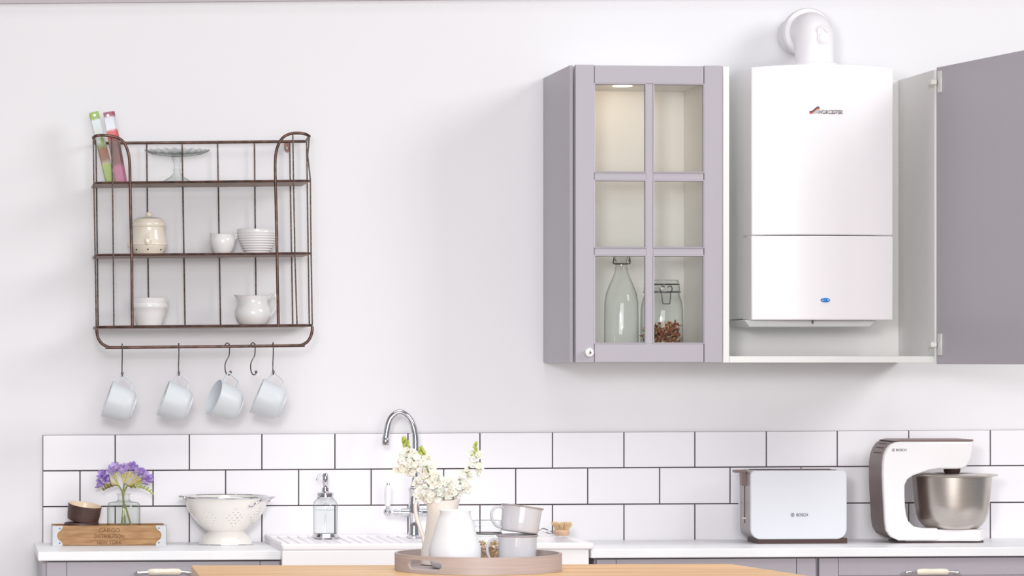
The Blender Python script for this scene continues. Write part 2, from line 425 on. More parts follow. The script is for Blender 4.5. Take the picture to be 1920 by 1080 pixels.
# ---- tap
fr = Fr(776, 1008, -.12, z=ZS-.004+.005)
tap = thing('mixer_tap', 'chrome gooseneck mixer tap with white ceramic lever behind the white flowers', 'tap', fr.o)
L = lambda pts, dy=0: [fr.v(x, y, dy) for x, y in pts]
path = spline([fr.v(*p) for p in [(776,962),(777,930),(778,880),(779,835),(778,815),(773,795),(763,780),(749,773),(736,780),(728,795),(724,815),(723,822)]], 6)
obj('spout', MB().tube(path, 6.3*fr.k, 16), 'chrome', tap)
e = MB().tube([fr.v(723.2,821), fr.v(723,823), fr.v(722.6,834), fr.v(722.6,835.5)], [6.5*fr.k, 7.4*fr.k, 7.4*fr.k, 6.3*fr.k], 16)
obj('aerator', e, 'chrome', tap)
obj('body', MB().lathe(fr.l([(0,1008.5),(14,1008.5),(14,1005),(11,1003),(10,995),(9,980),(10,970),(11,965),(11.5,955),(10,945),(9,935),(9,922),(10.5,920),(10.5,915),(7.5,913),(6,908),(0,908)]), segs=28), 'chrome', tap)
cr = MB()
def hbar(mb, x0, x1, y, r, n=16, d=0.0):
    mb.tube([fr.v(x0, y, d), fr.v(x1, y, d)], r*fr.k, n)
cr.tube([fr.v(x, 961) for x in (734, 738, 739, 744, 745, 752, 753, 766, 767, 790, 791, 801)], [r*fr.k for r in (4, 4, 6, 6, 5, 5, 8, 8.5, 7, 7, 8.5, 8)], 18)
obj('cross_piece', cr, 'chrome', tap)
lv = MB().ball(fr.v(726, 960), 7.5*fr.k, 14); lv.tube([fr.v(726,960), fr.v(727,950), fr.v(727,947)], [4*fr.k, 3.2*fr.k, 5*fr.k], 12); 
obj('lever_joint', lv, 'chrome', tap)
obj('lever_tip', MB().ball(fr.v(728, 909), 4.2*fr.k, 10), 'chrome', tap)
obj('lever', MB().tube([fr.v(727,949),fr.v(727,946),fr.v(727,938),fr.v(727.3,925),fr.v(727.6,914),fr.v(728,909.5)], [c*fr.k for c in (4.5,5.6,6.5,6.8,6.2,4)], 16), 'white_ceramic', tap, label='white ceramic lever')
for sx, nm in ((1, 'lever'),):
    q = MB().ball(fr.v(806, 960), 7.5*fr.k, 14)
    obj('lever_joint', q, 'chrome', tap)

# ---- soap dispenser
fr = Fr(610, 1009, -.13, z=ZS-.0015)
sd = thing('soap_dispenser', 'clear glass soap dispenser with chrome pump standing on the sink drainer', 'soap dispenser', fr.o)
b_ = fr.py
obj('base', MB().lathe(fr.l([(0,b_),(27,b_),(27.5,b_-2),(26,b_-4),(24,b_-6.5),(23,b_-8),(0,b_-8)]), segs=8*4), 'chrome', sd)
obj('bottle', MB().lathe(shell(fr.l([(22,b_-8.2),(22.5,b_-12),(22.6,b_-30),(23,b_-50),(23.2,b_-60),(21,b_-68),(16,b_-73),(13,b_-75)])), segs=32), 'glass', sd)
obj('soap', MB().lathe(fr.l([(21.8,b_-53),(20.8,b_-52),(0,b_-52)]), segs=32), 'water', sd)
obj('collar', MB().lathe(fr.l([(0,b_-74),(15.5,b_-74),(16,b_-77),(14.5,b_-78.5),(16,b_-80),(16,b_-84),(13,b_-86),(7,b_-87),(7,b_-94),(0,b_-94)]), segs=28), 'chrome', sd)
pm = MB().lathe(fr.l([(0,b_-93),(4.5,b_-94),(4.2,b_-100),(5.5,b_-102),(5.5,b_-118),(4,b_-121),(0,b_-122)]), segs=20)
pm.tube(spline([fr.v(609,b_-117), fr.v(601,b_-118), fr.v(596,b_-113), fr.v(594,b_-107)], 5), 2.1*fr.k, 10)
obj('pump', pm, 'chrome', sd)
obj('dip_tube', MB().tube([(0,0,10*fr.k),(0,0,76*fr.k)], 2*fr.k, 10), 'glass_green', sd)

# ---- dish brush on the sink edge
fr = Fr(1053, 1006, -.2, z=ZS+.004)
db = thing('dish_brush', 'round wooden dish brush with pale bristles lying at the sink rim', 'brush', fr.o)
b_ = fr.py
obj('brush_head', MB().lathe(fr.l([(0,b_-1),(12,b_-1),(15,b_-4),(16,b_-9),(14,b_-12),(0,b_-12)]), segs=24), 'beech', db)
br = MB()
for i in range(150):
    a = random.uniform(0, 2*PI); r = math.sqrt(random.random())*12*fr.k; l = random.uniform(11, 16)*fr.k
    p = Vector((math.cos(a)*r, math.sin(a)*r, 11*fr.k)); q = p+Vector((math.cos(a)*r*.8+random.uniform(-.002,.002), math.sin(a)*r*.8, l))
    br.tube([p, q], .0009, 4)
obj('bristles', br, 'bristle', db, kind='stuff')
hn = MB().tube(spline([fr.v(1040,b_-8),fr.v(1033,b_-9),fr.v(1026,b_-12),fr.v(1018,b_-14),fr.v(1008,b_-10),fr.v(992,b_-4)], 5), 1.3*fr.k, 8)
hn.tube(spline([fr.v(1040,b_-5),fr.v(1030,b_-5),fr.v(1020,b_-9),fr.v(1012,b_-13)], 5), 1.1*fr.k, 8)
obj('wire_handle', hn, 'chrome', db)

# ================================================================== ITEMS ON LEFT WORKTOP
# ---- wooden cargo box
fr = Fr(205, 1023, -.165, z=ZC)
cb = thing('wooden_crate', 'low wooden box with zinc corners and faded stamped lettering, at worktop left', 'crate', fr.o)
k = fr.k; hw = 106.5*k; hh = 37.5*k; dp = .115; th = .009
obj('front_board', MB().box((-hw, 0, .001), (hw, th, hh)), 'wood_box', cb, bevel=.001)
obj('back_board', MB().box((-hw, dp-th, .001), (hw, dp, hh)), 'wood_box', cb, bevel=.001)
obj('end_board', MB().box((-hw, th, .001), (-hw+th, dp-th, hh-.002)), 'wood_box', cb, bevel=.001)
obj('end_board', MB().box((hw-th, th, .001), (hw, dp-th, hh-.002)), 'wood_box', cb, bevel=.001)
obj('bottom_board', MB().box((-hw+th, th, 0), (hw-th, dp-th, .006)), 'wood_box', cb)
for s in (-1, 1):
    pts = [(s*hw*1.004, 0), (s*(hw-19*k), 0), (s*(hw-19*k), 4*k), (s*(hw-16*k), 8*k), (s*(hw-10*k), 13*k), (s*(hw-8.5*k), hh/2), (s*(hw-10*k), hh-13*k), (s*(hw-16*k), hh-8*k), (s*(hw-19*k), hh-4*k), (s*(hw-19*k), hh), (s*hw*1.004, hh)]
    c = obj('corner_bracket', MB().prism(pts, -.0015, .0).box((s*hw, -.0015, 0), (s*(hw+.0014), dp*.35, hh)), 'zinc', cb)
    for zz in (5*k, hh-5*k):
        obj('rivet', MB().ball((s*(hw-13.5*k), -.0015, zz), 1.6*k, 8, (1,.5,1)), 'steel', c)
for i, (tx, wd) in enumerate((('CARGO', 40), ('DISTRIBUTION', 56), ('NEW YORK', 46))):
    text('lettering', tx, 'stamp', wd*k, ((205-205)*k, -.0003, hh-(9+i*11.2)*k), cb, .0004, 0, 7.4*k)
# ---- brown bowls in the box
fr2 = Fr(153, 990, -.115, z=ZC+.0065)
zb_ = fr2.py
for i, (yy0, lab) in enumerate(((0, 'flat dark brown dish at the bottom of the bowl stack in the wooden box'),)):
    t = thing('dish', lab, 'dish', fr2.o, 'brown stoneware in the wooden box')
    top = (zb_-980)*fr2.k
    obj('body', MB().lathe(vessel([(24*fr2.k, 0), (26*fr2.k, .006), (30.5*fr2.k, top-7.5*fr2.k), (32.5*fr2.k, top-7*fr2.k), (32.5*fr2.k, top)], .004), segs=36), 'brown', t)
top = (zb_-980)*fr2.k
t = thing('bowl', 'dark brown stoneware bowl with cream glazed inside, tilted on top of the brown dish', 'bowl', fr2.o+Vector((.003, 0, top+.0045)), 'brown stoneware in the wooden box', rot=(math.radians(8), math.radians(8), 0))
k2 = fr2.k
pr = [(24*k2,0),(29*k2,.003),(30.5*k2,12*k2),(31.2*k2,24*k2),(31.8*k2,31*k2)]
obj('body', MB().lathe([(0,0)]+pr+[(30.9*k2,31.6*k2)], segs=40), 'brown', t)
obj('inside', MB().lathe([(30.9*k2,31.6*k2),(30*k2,30*k2),(29*k2,14*k2),(26*k2,4*k2),(0,3*k2)], segs=40), 'brown_in', t, label='cream glazed inside')
# ---- bottle vase with freesias
fv = Fr(232, 1000, -.115, z=ZC+.0065); bv = fv.py
vs = thing('bottle_vase', 'clear glass bottle vase of water holding purple freesias in the wooden box', 'vase', fv.o)
pv = fv.l([(28,bv),(30.5,bv-3),(31,bv-20),(31,bv-60),(30.5,bv-70),(28,bv-74),(14,bv-76.5),(10.5,bv-80),(10.5,bv-88),(14,bv-91)])
obj('bottle', MB().lathe(shell(pv), segs=40), 'glass', vs)
obj('water', MB().lathe([(30.2*fv.k,(bv-948)*fv.k),(29*fv.k,(bv-947)*fv.k),(0,(bv-947)*fv.k)], segs=40), 'water', vs)

def petal(mb, base, d, up, ln, wd, cup=.3):
    d = d.normalized(); s = d.cross(up).normalized(); n = s.cross(d).normalized()
    pts = []
    for t_, w_ in ((0, .25), (.35, .8), (.7, 1.0), (1.0, .35)):
        c = base+d*ln*t_+n*ln*cup*(t_*t_); pts += [c-s*wd*.5*w_+n*wd*.18, c, c+s*wd*.5*w_+n*wd*.18]
    fs = []
    for i in range(3):
        for j in range(2): a = i*3+j; fs.append((a, a+1, a+4, a+3))
    mb.add(pts, fs)
def blossom(mb, c, axis, r, n=5, open_=.8, wd=.8):
    axis = axis.normalized(); u = axis.orthogonal().normalized(); v = axis.cross(u)
    a0 = random.uniform(0, PI)
    for i in range(n):
        a = a0+2*PI*i/n; rd = u*math.cos(a)+v*math.sin(a)
        petal(mb, c, rd*open_+axis*(1.05-open_), axis, r*random.uniform(.85,1.1), r*wd, random.uniform(.1,.35))
# freesia sprays: stem from the bottle, trumpet blooms, comb of buds
kf = fv.k
fres = [((218, 'left freesia spray in the bottle vase, deeper purple blooms leaning over the brown bowl'),
         [(-30,'purple',(191,908)), (-22,'purple',(196,893)), (-12,'lilac',(210,886)), (0,'purple',(203,900)), (0,'lilac',(216,880))], [(226,1000),(231,955),(230,925),(222,910)], [(214,910),(208,912),(202,914),(197,917)]),
        ((240, 'middle freesia spray in the bottle vase with the tallest lilac blooms'),
         [(0,'lilac',(236,880)), (0,'purple',(247,878)), (0,'lilac',(228,884)), (0,'lilac',(254,884))], [(236,1000),(233,955),(231,925),(233,906)], [(243,912),(250,912)]),
        ((262, 'right freesia spray in the bottle vase with a drooping comb of green buds'),
         [(0,'purple',(262,888)), (0,'lilac',(270,894)), (0,'purple',(276,900)), (0,'lilac',(266,903))], [(250,1000),(240,965),(231,932),(238,912)], [(252,910),(259,912),(266,914),(273,917),(279,920),(284,925)])]
for (hx, lab), blooms, stem, buds in fres:
    t = thing('freesia', lab, 'flower', fv.o, 'freesias in the bottle vase')
    dy0 = random.uniform(-.01, .01)
    sp = spline([fv.v(x, y, 0) for x, y in stem], 5)
    obj('stem', MB().tube(sp, 1.7*kf, 8), 'stem', t)
    end = sp[-1]
    for _, mt, (x, y) in blooms:
        c = fv.v(x, y, random.uniform(-.014, .008)); ax = (c-end)
        ax = (ax.normalized()+Vector((0,-.35,.1))).normalized()
        m = MB(); blossom(m, c-ax*5*kf, ax, 17*kf, 6, .55, .62); blossom(m, c-ax*5*kf, ax, 13*kf, 4, .35, .7); blossom(m, c-ax*9*kf, ax, 14*kf, 5, .25, .5)
        bl = obj('bloom', m, mt, t)
        m = MB().tube([end, end.lerp(c, .45), c-ax*7*kf], [1.1*kf, 1.5*kf, 3.2*kf], 8)
        obj('throat', m, 'yellowish', bl, label='yellow green throat')
    m = MB()
    if buds: m.tube(spline([end]+[fv.v(x, y, -.006) for x, y in buds], 3), .9*kf, 6)
    for i, (x, y) in enumerate(buds):
        c = fv.v(x, y, -.006); l = (9-i*.8)*kf
        for dd in (-.6, .3):
            m.tube([c, c+Vector((l*.35*(1 if hx > 230 else -1)+dd*.002, -.002, -l*.2)), c+Vector((l*.9*(1 if hx > 230 else -1), -.003, l*.45+dd*.002))], [1*kf, 2.1*kf, .8*kf], 6)
    obj('bud_comb', m, 'budg' if hx > 250 else 'bud', t)

# ---- colander
fr = Fr(424, 1021, -.137, z=ZC); b_ = fr.py; k = fr.k
co = thing('colander', 'white enamel colander with chrome rim standing beside the sink drainer', 'colander', fr.o)
foot = [(50,b_),(49.5,b_-2),(46,b_-10),(41,b_-17),(36,b_-22),(33,b_-25)]
obj('foot', MB().lathe(fr.l(foot)+fr.l([(31.5,b_-25),(34,b_-21),(44,b_-10),(48,b_)])+fr.l([foot[0]]), segs=48), 'colander', co)
def rb(y):                                           # bowl radius by height above base, px
    t_ = (y-25)/65.0; return 33+ (78-33)*math.sin(min(1, max(0, t_))*PI/2)**.78
bowl = [(0, (b_-(b_-24)))]
zs = [25+i*1.35 for i in range(49)]
prof = [(0, 24*k)]+[(rb(z)*k, z*k) for z in zs]
SEG = 168
holes = set()
def clus(c, w0):                                     # clusters of drain holes
    for r_ in range(7):
        zi = 9+r_*4
        for q in range(-w0, w0+1):
            if (q+r_) % 2 == 0 and abs(q)+abs(r_-3) < w0+2: holes.add((zi, (c+q*2) % SEG)); 
for c in range(0, SEG, 21): clus(c+4, 3)
obj('bowl', MB().lathe(prof, segs=SEG, skip=lambda i, j: (i, j) in holes), 'colander', co)
o = co.children[-1]; sm = o.modifiers.new('thickness', 'SOLIDIFY'); sm.thickness = .0014; sm.offset = 1
rz = (25+64.8)*k
obj('rim', MB().tube([(math.cos(a)*80*k, math.sin(a)*80*k, rz) for a in [2*PI*i/64 for i in range(64)]], 1.9*k, 8, True), 'chrome', co)
obj('foot_rim', MB().tube([(math.cos(a)*50*k, math.sin(a)*50*k, 1.4*k) for a in [2*PI*i/48 for i in range(48)]], 1.3*k, 8, True), 'chrome', co)
for s, dy in ((-1, .0), (1, -.045)):
    m = MB()
    if s < 0: pts = [(-77*k, -.02, rz-8*k), (-80*k,-.022, rz-1*k), (-88*k, -.02, rz+1*k), (-88*k, .02, rz+1*k), (-80*k, .022, rz-1*k), (-77*k, .02, rz-8*k)]
    else: pts = [(40*k, -.1, rz-16*k), (43*k,-.103, rz-15*k), (54*k, -.108, rz-6*k), (72*k, -.075, rz-1*k), (88*k, -.045, rz-0*k), (84*k, -.02, rz-3*k), (78*k, -.022, rz-9*k)]
    m.tube(spline(pts, 5), 1.7*k, 8)
    if s > 0: m.ball((41*k, -.098, rz-15.5*k), 3.4*k, 10, (1.5,.6,.8))
    obj('handle', m, 'chrome', co)

# ================================================================== TOASTER
def rrect(x0, x1, z0, z1, rb_, rt, n=6):
    out = []
    for (cx, cz, r, a0) in ((x1-rb_, z0+rb_, rb_, -PI/2), (x1-rt, z1-rt, rt, 0), (x0+rt, z1-rt, rt, PI/2), (x0+rb_, z0+rb_, rb_, PI)):
        for i in range(n+1):
            a = a0+PI/2*i/n; out.append((cx+math.cos(a)*r, cz+math.sin(a)*r))
    return out
YT = -.235
fr = Fr(1498, 1017, YT, z=ZC); b_ = fr.py; k = fr.k
to = thing('toaster', 'white two slice toaster with satin grey ends on the right worktop', 'toaster', fr.o)
zb0, zt0 = (b_-1011)*k, (b_-882)*k
zb0 = max(zb0, 6*k)
x0, x1 = fr.dx(1408), fr.dx(1588)
obj('front_panel', MB().prism(rrect(x0, x1, zb0, zt0, 19*k, 9*k), 0, .013), 'toaster_white', to, bevel=.0025)
obj('body', MB().prism(rrect(x0+.001, x1-.001, zb0, zt0-.001, 19*k, 9*k), .013, .135), 'toaster_side', to, bevel=.001)
obj('back_panel', MB().prism(rrect(x0, x1, zb0, zt0, 19*k, 9*k), .135, .148), 'toaster_white', to, bevel=.0025)
obj('top_grille', MB().box((x0+.02, .035, zt0-.004), (x1-.02, .055, zt0+.0008)).box((x0+.02, .09, zt0-.004), (x1-.02, .11, zt0+.0008)), 'dark', to)
obj('base_plate', MB().prism(rrect(x0+.022, x1+.002, 0, zb0+.002, .001, .001, 2), .004, .13), 'dark', to)
yl = .075
sl = obj('lever_slot', MB().box((x0-.0004, yl-.002, zb0+28*k), (x0+.003, yl+.002, zt0-24*k)), 'dark', to)
obj('lever', MB().box((x0-20*k, yl-.02, zt0-5.5*k), (x0+2*k, yl+.02, zt0-.5*k)).box((x0-7*k, yl-.014, zt0-30*k), (x0+1*k, yl+.014, zt0-5*k)), 'mixer_grey', to, bevel=.001)
obj('dial', MB().box((x0-.003, yl-.012, zb0+36*k), (x0+.001, yl+.012, zb0+39*k)), 'cream', to)
obj('cable_stub', MB().tube([(x1-.002, .07, (b_-935)*k), (x1+8*k, .07, (b_-935)*k)], 2.6*k, 10), 'dark', to)
text('lettering', 'BOSCH', 'text_dark', 21.5*k, (fr.dx(1504), -.0004, (b_-965.4)*k), to, .0006, .006, 5.6*k)
ring = MB().tube([(fr.dx(1486)+math.cos(a)*3.3*k, -.0004, (b_-965.4)*k+math.sin(a)*3.3*k) for a in [2*PI*i/20 for i in range(20)]], .35*k, 6, True)
ring.box((fr.dx(1486)-1.3*k, -.0006, (b_-965.4-2.6)*k), (fr.dx(1486)-.6*k, 0, (b_-965.4+2.6)*k)).box((fr.dx(1486)+.6*k, -.0006, (b_-965.4-2.6)*k), (fr.dx(1486)+1.3*k, 0, (b_-965.4+2.6)*k)).box((fr.dx(1486)-1.3*k, -.0006, (b_-965.4-.35)*k), (fr.dx(1486)+1.3*k, 0, (b_-965.4+.35)*k))
obj('emblem', ring, 'text_dark', to)

# ================================================================== STAND MIXER
YM = -.245
fr = Fr(1740, 1015, YM, z=ZC); b_ = fr.py; k = fr.k
mx_ = thing('stand_mixer', 'white and warm grey stand mixer with steel bowl at the worktop\'s right end', 'mixer', fr.o)
def O(pts): return [(fr.dx(x), (b_-y)*k) for x, y in pts]
out = [(1685.6,1013.5),(1670,1006),(1662,994),(1659.5,975),(1658.5,955.6),(1656.5,919),(1655.5,890),(1656,870),(1658,854),(1663,842),(1670,833.5),(1679,828.5),(1690,827),(1824,827),
       (1825,836),(1824,849),(1820.5,863),(1815,873),(1806,878.5),(1795,879.5),(1760,879.5),(1742,882),(1727,887),(1712,892),(1702,899),(1697,910),(1697,930),(1698,950),(1700,966),(1704,977),(1714,987),(1730,990),(1760,990.5),(1760,1013.5)]
core = [(1688,1012),(1672,1004.5),(1664,992),(1661.5,974),(1660.5,955),(1658.5,919),(1657.5,890),(1658,870),(1660,854),(1664.5,842),(1671,832.5),(1680,826.5),(1690,824.5),(1822,824.5),(1822,830),
        (1690,860),(1690,960),(1700,980),(1720,992),(1720,1012)]
obj('housing', MB().prism(O(core), .018, .155), 'mixer_grey', mx_, bevel=.003)
obj('side_shell', MB().prism(O(out), 0, .02), 'mixer_white', mx_, bevel=.006, bseg=3)
out2 = [(x, y) for x, y in out]
obj('arm', MB().prism(O([(1690,829),(1822,829),(1822,849),(1818,862),(1812,872),(1804,877),(1760,878),(1740,881),(1715,888),(1690,896)]), .018, .14), 'mixer_white', mx_, bevel=.01, bseg=3)
obj('top_cap', MB().prism(O([(1676,826.6),(1690,824.2),(1824.5,824.2),(1825,827.4),(1690,827.4)]), -.0008, .15), 'mixer_grey', mx_)
v = MB()
for x_, y_ in ((1661.5,850),(1665.5,840.5),(1671,833),(1677,828.7)): v.tube([(fr.dx(x_), .05, (b_-y_)*k), (fr.dx(x_), .12, (b_-y_)*k)], 1.2*k, 8)
obj('side_vent', v, 'dark', mx_, kind='stuff')
by = .075; frb = Fr(1785, 1000, YM+by, z=ZC); bc = frb.o.x-fr.o.x; kb_ = frb.k
obj('foot', MB().plan([(fr.dx(1700), by-.055), (bc, by-.062)]+[(bc+math.cos(a)*60*k, by+math.sin(a)*62*k*1.0) for a in [-.9+1.8*i/12 for i in range(13)]]+[(bc, by+.062), (fr.dx(1700), by+.055)], .0045, (frb.py-990.5)*frb.k), 'mixer_white', mx_, bevel=.006, bseg=3)
obj('foot_pad', MB().box((fr.dx(1690), by-.05, 0), (bc+50*k, by+.05, .006)), 'dark', mx_)
bw = frb.l([(44,990),(48,989.5),(56,983),(62,975),(64.5,968),(65,966.5),(66,965),(69,945),(71.5,920),(73.5,893)])
def mv(p): return p
m = MB(); m.lathe(vessel(bw, .0014), c=(bc, by), segs=56)
bo = obj('bowl', m, 'brushed', mx_, label='brushed stainless steel bowl')
obj('bowl_rim', MB().lathe(frb.l([(72,893),(74,893.5),(84,891.5),(85.5,890.5),(84,889),(74,888.5),(60,887.5),(40,887),(39,888.5),(72,890),(72,893)]), c=(bc, by), segs=56), 'brushed', bo)
obj('drive_coupling', MB().lathe(frb.l([(0,889),(12,889),(14,886),(15.5,883),(15.5,877),(0,877)]), c=(bc, by), segs=28), 'dark', mx_)
text('lettering', 'BOSCH', 'text_grey', 19.5*k, (fr.dx(1690), -.0004, (b_-843.6)*k), mx_, .0006, .006, 4.8*k)
e = MB().tube([(fr.dx(1675)+math.cos(a)*2.6*k, -.0004, (b_-843.6)*k+math.sin(a)*2.6*k) for a in [2*PI*i/20 for i in range(20)]], .28*k, 6, True)
e.box((fr.dx(1675)-1.1*k, -.0006, (b_-845.6)*k), (fr.dx(1675)-.5*k, 0, (b_-841.6)*k)).box((fr.dx(1675)+.5*k, -.0006, (b_-845.6)*k), (fr.dx(1675)+1.1*k, 0, (b_-841.6)*k))
obj('emblem', e, 'text_grey', mx_)

# ================================================================== WALL CABINET WITH GLASS DOOR
YD = -.42                                            # face of the doors
za = W(1200, 122, YD).z; zb_ = W(1200, 680, YD).z     # top, bottom
xL = W(1079, 400, YD).x; xR = W(1355, 400, YD).x
gc = thing('wall_cabinet', 'lavender grey wall cabinet with six pane glass door left of the boiler', 'cabinet', (xL, 0, zb_))
HH = za-zb_; WW = xR-xL; T = .018; ycf = YD+.023
def bxp(name, a, b, m, par, bev=.0008, lab=None): return obj(name, MB().box(a, b), m, par, bevel=bev, label=lab)
xs0 = W(1068, 400, ycf-.004).x-xL; xs1 = W(1074.3, 400, ycf-.004).x-xL
bxp('side_panel', (xs0, ycf-.004, 0), (xs1, -.001, HH), 'grey', gc)
bxp('carcass_side', (xs1+.0005, ycf+.02, .001), (T-.004, -.001, HH-.001), 'grey', gc)
bxp('side_panel', (WW-T, ycf, 0), (WW-.001, -.001, HH), 'inner', gc)
ZTP = W(1167, 158, -.25).z-zb_
bxp('top_panel', (T-.004, ycf, ZTP), (WW-T, -.002, HH-.003), 'inner', gc)
bxp('bottom_panel', (T-.004, ycf, 0), (WW-T, -.002, T), 'inner', gc)
bxp('back_panel', (T-.004, -.03, T), (WW-T, -.022, ZTP), 'inner', gc)
bxp('side_lining', (T-.0038, ycf+.001, T), (T-.002, -.03, ZTP), 'inner', gc)
o = W(1079, 680, YD)
def X(px): return W(px, 400, YD).x-xL
def Z(py): return W(1200, py, YD).z-zb_
door = bpy.data.objects.new('door', None); COL.objects.link(door); door.parent = gc; door.location = (0, YD, 0); door['label'] = 'six pane glazed door'
for a_, b_s in ((0, X(1114)), (X(1320.6), WW)): obj('stile', MB().box((a_, 0, Z(680)), (b_s, .02, Z(122))), 'grey', door, bevel=.0018)
for c_, d_s in ((156, 123), (679, 645)): obj('rail', MB().box((X(1115), .0012, Z(c_)), (X(1319.6), .02, Z(d_s))), 'grey', door, bevel=.001)
obj('muntin', MB().box((X(1212), .003, Z(645)), (X(1225), .019, Z(156))), 'grey', door, bevel=.001)
for a, b in ((324, 337), (465, 478)):
    for xa_m, xb_m in ((1115, 1212), (1225, 1320)): obj('muntin', MB().box((X(xa_m), .003, Z(b)), (X(xb_m), .019, Z(a))), 'grey', door, bevel=.001)
fm = MB()
cols = ((1114, 1212), (1225, 1321)); rws = ((156, 324), (337, 465), (478, 645))
def wedge(mb, A, B, C_, D_): mb.add([A, B, C_, D_], [(0,1,2,3)])
for (a, b) in cols:
    for (c, d) in rws:
        xa, xb, zc_, zd = X(a), X(b), Z(c), Z(d)
        i_ = .0042
        o4 = [(xa, .001, zd), (xb, .001, zd), (xb, .001, zc_), (xa, .001, zc_)]
        m4 = [(xa+i_*.6, .0005, zd+i_*.6), (xb-i_*.6, .0005, zd+i_*.6), (xb-i_*.6, .0005, zc_-i_*.6), (xa+i_*.6, .0005, zc_-i_*.6)]
        i4 = [(xa+i_, .010, zd+i_), (xb-i_, .010, zd+i_), (xb-i_, .010, zc_-i_), (xa+i_, .010, zc_-i_)]
        ob = [(x, .012, z) for x, _, z in o4]
        vs = o4+m4+i4+ob; fs = []
        for q in range(4):
            n = (q+1) % 4
            fs += [(q, n, 4+n, 4+q), (4+q, 4+n, 8+n, 8+q), (8+q, 8+n, 12+n, 12+q), (12+q, 12+n, n, q)]
        fm.add(vs, fs)
obj('glazing_bead', fm, 'grey', door, smooth=False)
for (a, b) in cols:
    for (c, d) in rws:
        obj('pane', MB().box((X(a)+.001, .0125, Z(d)+.001), (X(b)-.001, .0155, Z(c)-.001)), 'pane', door)
kx, kz = X(1103), Z(661); kk = (W(1104,600,YD).x-W(1103,600,YD).x)
knob = MB().lathe([(0,0),(4*kk,0),(4*kk,.006),(6.5*kk,.010),(8.5*kk,.015),(8.6*kk,.019),(7*kk,.023),(3.4*kk,.0245),(0,.0245)], segs=28, mtx=Matrix.Translation((kx, 0, kz)) @ Matrix.Rotation(PI/2, 4, 'X'))
kn = obj('knob', knob, 'white_ceramic', door, label='white ceramic knob')
obj('screw_cap', MB().lathe([(0,.0245),(2.6*kk,.0245),(2.4*kk,.026),(0,.0265)], segs=16, mtx=Matrix.Translation((kx, 0, kz)) @ Matrix.Rotation(PI/2, 4, 'X')), 'steel', door)
# recessed lamp in the cabinet top
lp = W(1167, 160, -.25); lx = lp.x-xL
zt = ZTP
obj('downlight', MB().lathe([(0,zt-.004),(.030,zt-.004),(.033,zt-.002),(.033,zt)], c=(lx, -.25), segs=32), 'chrome', gc)
obj('lamp_lens', MB().lathe([(0,zt-.0055),(.027,zt-.0055),(.027,zt-.004)], c=(lx, -.25), segs=32), 'tile_led', gc.children[-1])
l = bpy.data.lights.new('cabinet_spot', 'SPOT'); l.energy = 1.15; l.color = (1, .74, .46); l.spot_size = math.radians(130); l.spot_blend = .9; l.shadow_soft_size = .02
lo = bpy.data.objects.new('cabinet_spot', l); COL.objects.link(lo); lo.location = (lp.x, -.25, zb_+zt-.008); lo.rotation_euler = (math.radians(62), 0, 0)

# swing top bottle & clip jar inside
zin = zb_+T+.0005
fb = Fr(1165, 640, -.22, z=zin); k = fb.k; b_ = fb.py
def place(fr_): return fr_.o
bt = thing('swing_top_bottle', 'tall clear glass swing top bottle in the glass door cabinet, left', 'bottle', fb.o)
pb = [(30,b_),(32,b_-3),(32,b_-60),(31.5,b_-100),(28.5,b_-118),(23,b_-132),(17,b_-145),(12.5,b_-157),(10.5,b_-168),(10.5,b_-180),(12,b_-182),(12,b_-187)]
obj('bottle', MB().lathe(shell(fb.l(pb)), segs=40), 'glass', bt)
h = b_
obj('stopper', MB().lathe(fb.l([(0,h-186),(10,h-186),(12,h-189),(11,h-197),(6,h-202),(0,h-203)]), segs=24), 'white_ceramic', bt)
m = MB()
for s in (-1, 1):
    m.tube([(s*14*k, -.004, 172*k), (s*16*k, -.006, 176*k), (s*13*k, -.004, 196*k), (s*6*k, 0, 201*k)], 1.1*k, 8)
    m.tube([(s*12*k, -.01, 178*k), (s*15*k, -.008, 182*k), (s*16*k, -.002, 173*k)], 1.1*k, 8)
m.tube([(math.cos(a)*12.4*k, math.sin(a)*12.4*k, 172.5*k) for a in [2*PI*i/24 for i in range(24)]], 1.2*k, 8, True)
obj('wire_clip', m, 'wire_thin', bt)
fj = Fr(1241, 640, -.22, z=zin); k = fj.k; b_ = fj.py
jr = thing('clip_jar', 'squat glass clip top jar half filled with potpourri in the glass door cabinet', 'jar', fj.o)
pj = [(37,b_),(40,b_-4),(40,b_-62),(39.5,b_-88),(37,b_-102),(33.5,b_-112),(32.5,b_-119)]
obj('jar', MB().lathe(shell(fj.l(pj)), segs=40), 'glass', jr)
hl = 119
obj('lid', MB().lathe([(0,(hl+3)*k),(33*k,(hl+2)*k),(34*k,(hl+6)*k),(33*k,(hl+13)*k),(31*k,(hl+16)*k),(32*k,(hl+20)*k),(30*k,(hl+23)*k),(0,(hl+23)*k)], segs=40), 'glass_green', jr)
obj('seal', MB().lathe([(31*k,(hl-1)*k),(34.5*k,(hl-1)*k),(34.5*k,(hl+2)*k),(31*k,(hl+2)*k),(31*k,(hl-1)*k)], segs=40), 'zinc', jr)
m = MB()
yb = -34*k
for s in (-1, 1):
    m.tube(spline([(s*9*k, yb-.001, (hl-2)*k), (s*11.5*k, yb-.004, (hl+5)*k), (s*9*k, yb-.005, (hl+11)*k), (s*3*k, yb-.004, (hl+9)*k)], 4), 1*k, 8)
    m.tube([(s*9*k, yb-.004, (hl+2)*k), (s*8*k, yb-.006, (hl-10)*k), (s*6.5*k, yb-.007, (hl-22)*k)], .9*k, 8)
m.tube([(-6.5*k, yb-.007, (hl-22)*k), (6.5*k, yb-.007, (hl-22)*k)], .9*k, 8)
m.tube([(-10*k, yb-.004, (hl-0)*k), (10*k, yb-.004, (hl-0)*k)], .9*k, 8)
